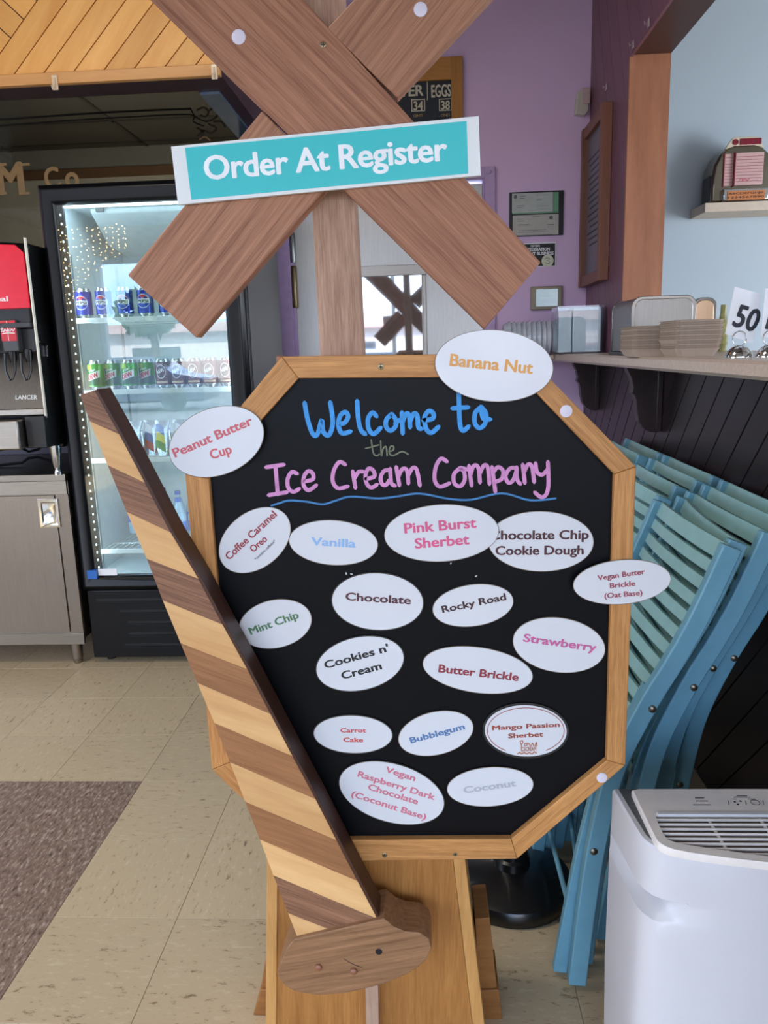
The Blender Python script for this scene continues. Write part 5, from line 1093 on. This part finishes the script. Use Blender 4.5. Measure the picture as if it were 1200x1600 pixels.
B(JX0 - .002, JX0 + .004, 4.0, 4.1, 1.975, 2.09).build('side_grille', BLACK, jb, bevel=.002)

# ------------------------------------------------------------ behind the camera: light curtain and the street outside
sl_ = thing('light_curtain', 'curtain of tiny warm fairy lights hung by the front window', 'string lights', (-3.7, -2.3, 2.7))
bulb = mat('fairy_bulb', (255, 225, 170), .5, emit=(255, 214, 150), es=22)
b = M(); wv = M(); rnd = random.Random(3)
for k in range(14):
    x = -4.1 + k * .07; top = 2.74; n_b = int(9 + 14 * math.exp(-k * .25)); ln = 1.3 * math.exp(-k * .12)
    wv.tube([(x, -2.3, top), (x + .02, -2.3, top - ln)], .0015, 4)
    for j in range(n_b):
        z = top - ln * (j + rnd.random()) / n_b; xx = x + rnd.uniform(-.02, .02); s2 = .0065
        b.add([(xx - s2, -2.3, z), (xx + s2, -2.3, z), (xx, -2.3 - s2, z), (xx, -2.3 + s2, z), (xx, -2.3, z - s2), (xx, -2.3, z + s2)], [(0, 2, 5), (2, 1, 5), (1, 3, 5), (3, 0, 5), (2, 0, 4), (1, 2, 4), (3, 1, 4), (0, 3, 4)])
wv.build('wire', mat('wire_green', (40, 50, 40), .5), sl_); stuff(b.build('bulb', bulb, sl_))
st(B(-60, 60, -60, -2.7, -.16, -.1).build('street_ground', mat('asphalt', (120, 118, 116), .9, noise=(3, .1)), origin=(0, -3, -.1)))
bd = thing('street_building', 'low white shop building across the street', 'building', (0, -42, -.1))
B(-40, 30, -50, -42, -.1, 2.75).build('wall', mat('white_render', (226, 214, 206), .8), bd); B(-40.4, 30.4, -50, -41.2, 2.75, 3.3).build('roof_band', mat('pink_band', (206, 170, 160), .7), bd)
for k in range(9): B(-30 + k * 6, -27 + k * 6, -42.05, -41.95, .4, 1.9).build('shop_window', mat('dark_window', (60, 66, 74), .1), bd)
def tree(x, y, h, label):
    t = thing('street_tree', label, 'tree', (x, y, -.1)); M().tube([(x, y, -.1), (x + .1, y, h * .5), (x, y, h * .7)], [.2, .15, .1], 8).build('trunk', mat('bark', (86, 70, 56), .9), t)
    rn = random.Random(int(x * 10)); bb = M()
    for k in range(260):
        u, v_, r = rn.uniform(0, 6.28), rn.uniform(-1, 1), rn.random() ** .4 * h * .32; q = math.sqrt(1 - v_ * v_)
        c = Vector((x + r * q * math.cos(u), y + r * q * math.sin(u), h * .8 + r * v_ * .7)); d = Vector((rn.uniform(-1, 1), rn.uniform(-1, 1), rn.uniform(-1, 1))).normalized() * .3; e = d.orthogonal().normalized() * .2
        bb.add([c - d, c + e, c + d, c - e], [(0, 1, 2, 3)])
    stuff(bb.build('foliage', mat('leaf_green', (70, 92, 52), .8), t))
tree(-9.8, -22, 3.6, 'leafy street tree outside, left one'); tree(3.5, -22, 4.6, 'leafy street tree outside, right one')
def car(x, y, c, label):
    t = thing('parked_car', label, 'car', (x, y, -.1))
    P = [(-2.2, .15), (-2.2, .7), (-1.3, .85), (-.8, 1.35), (.8, 1.35), (1.4, .9), (2.2, .75), (2.2, .15)]
    M().prism([(x + a, y, z) for a, z in P], [(x + a, y - 1.7, z) for a, z in P]).build('car_body', mat('car_%d' % c[0], c, .2, coat=1), t, bevel=.06)
    W_ = [(-1.1, .88), (-.72, 1.27), (.74, 1.27), (1.2, .9)]; M().prism([(x + a, y + .01, z) for a, z in W_], [(x + a, y - .01, z) for a, z in W_]).build('side_window', mat('dark_window', (60, 66, 74), .1), t)
    for a in (-1.4, 1.4): M().lathe([(0, .0), (.32, 0), (.34, .05), (.34, .2), (0, .2)], (x + a, y - .15, .24), 20, 'Y').build('wheel', BLACK, t)
car(-8, -14, (60, 70, 92), 'dark blue car parked outside'); car(-1.5, -14.2, (200, 200, 205), 'silver car parked outside'); car(4.2, -14, (120, 40, 40), 'dark red car parked outside')
for o in SC.objects:
    if '_o' in o: del o['_o']
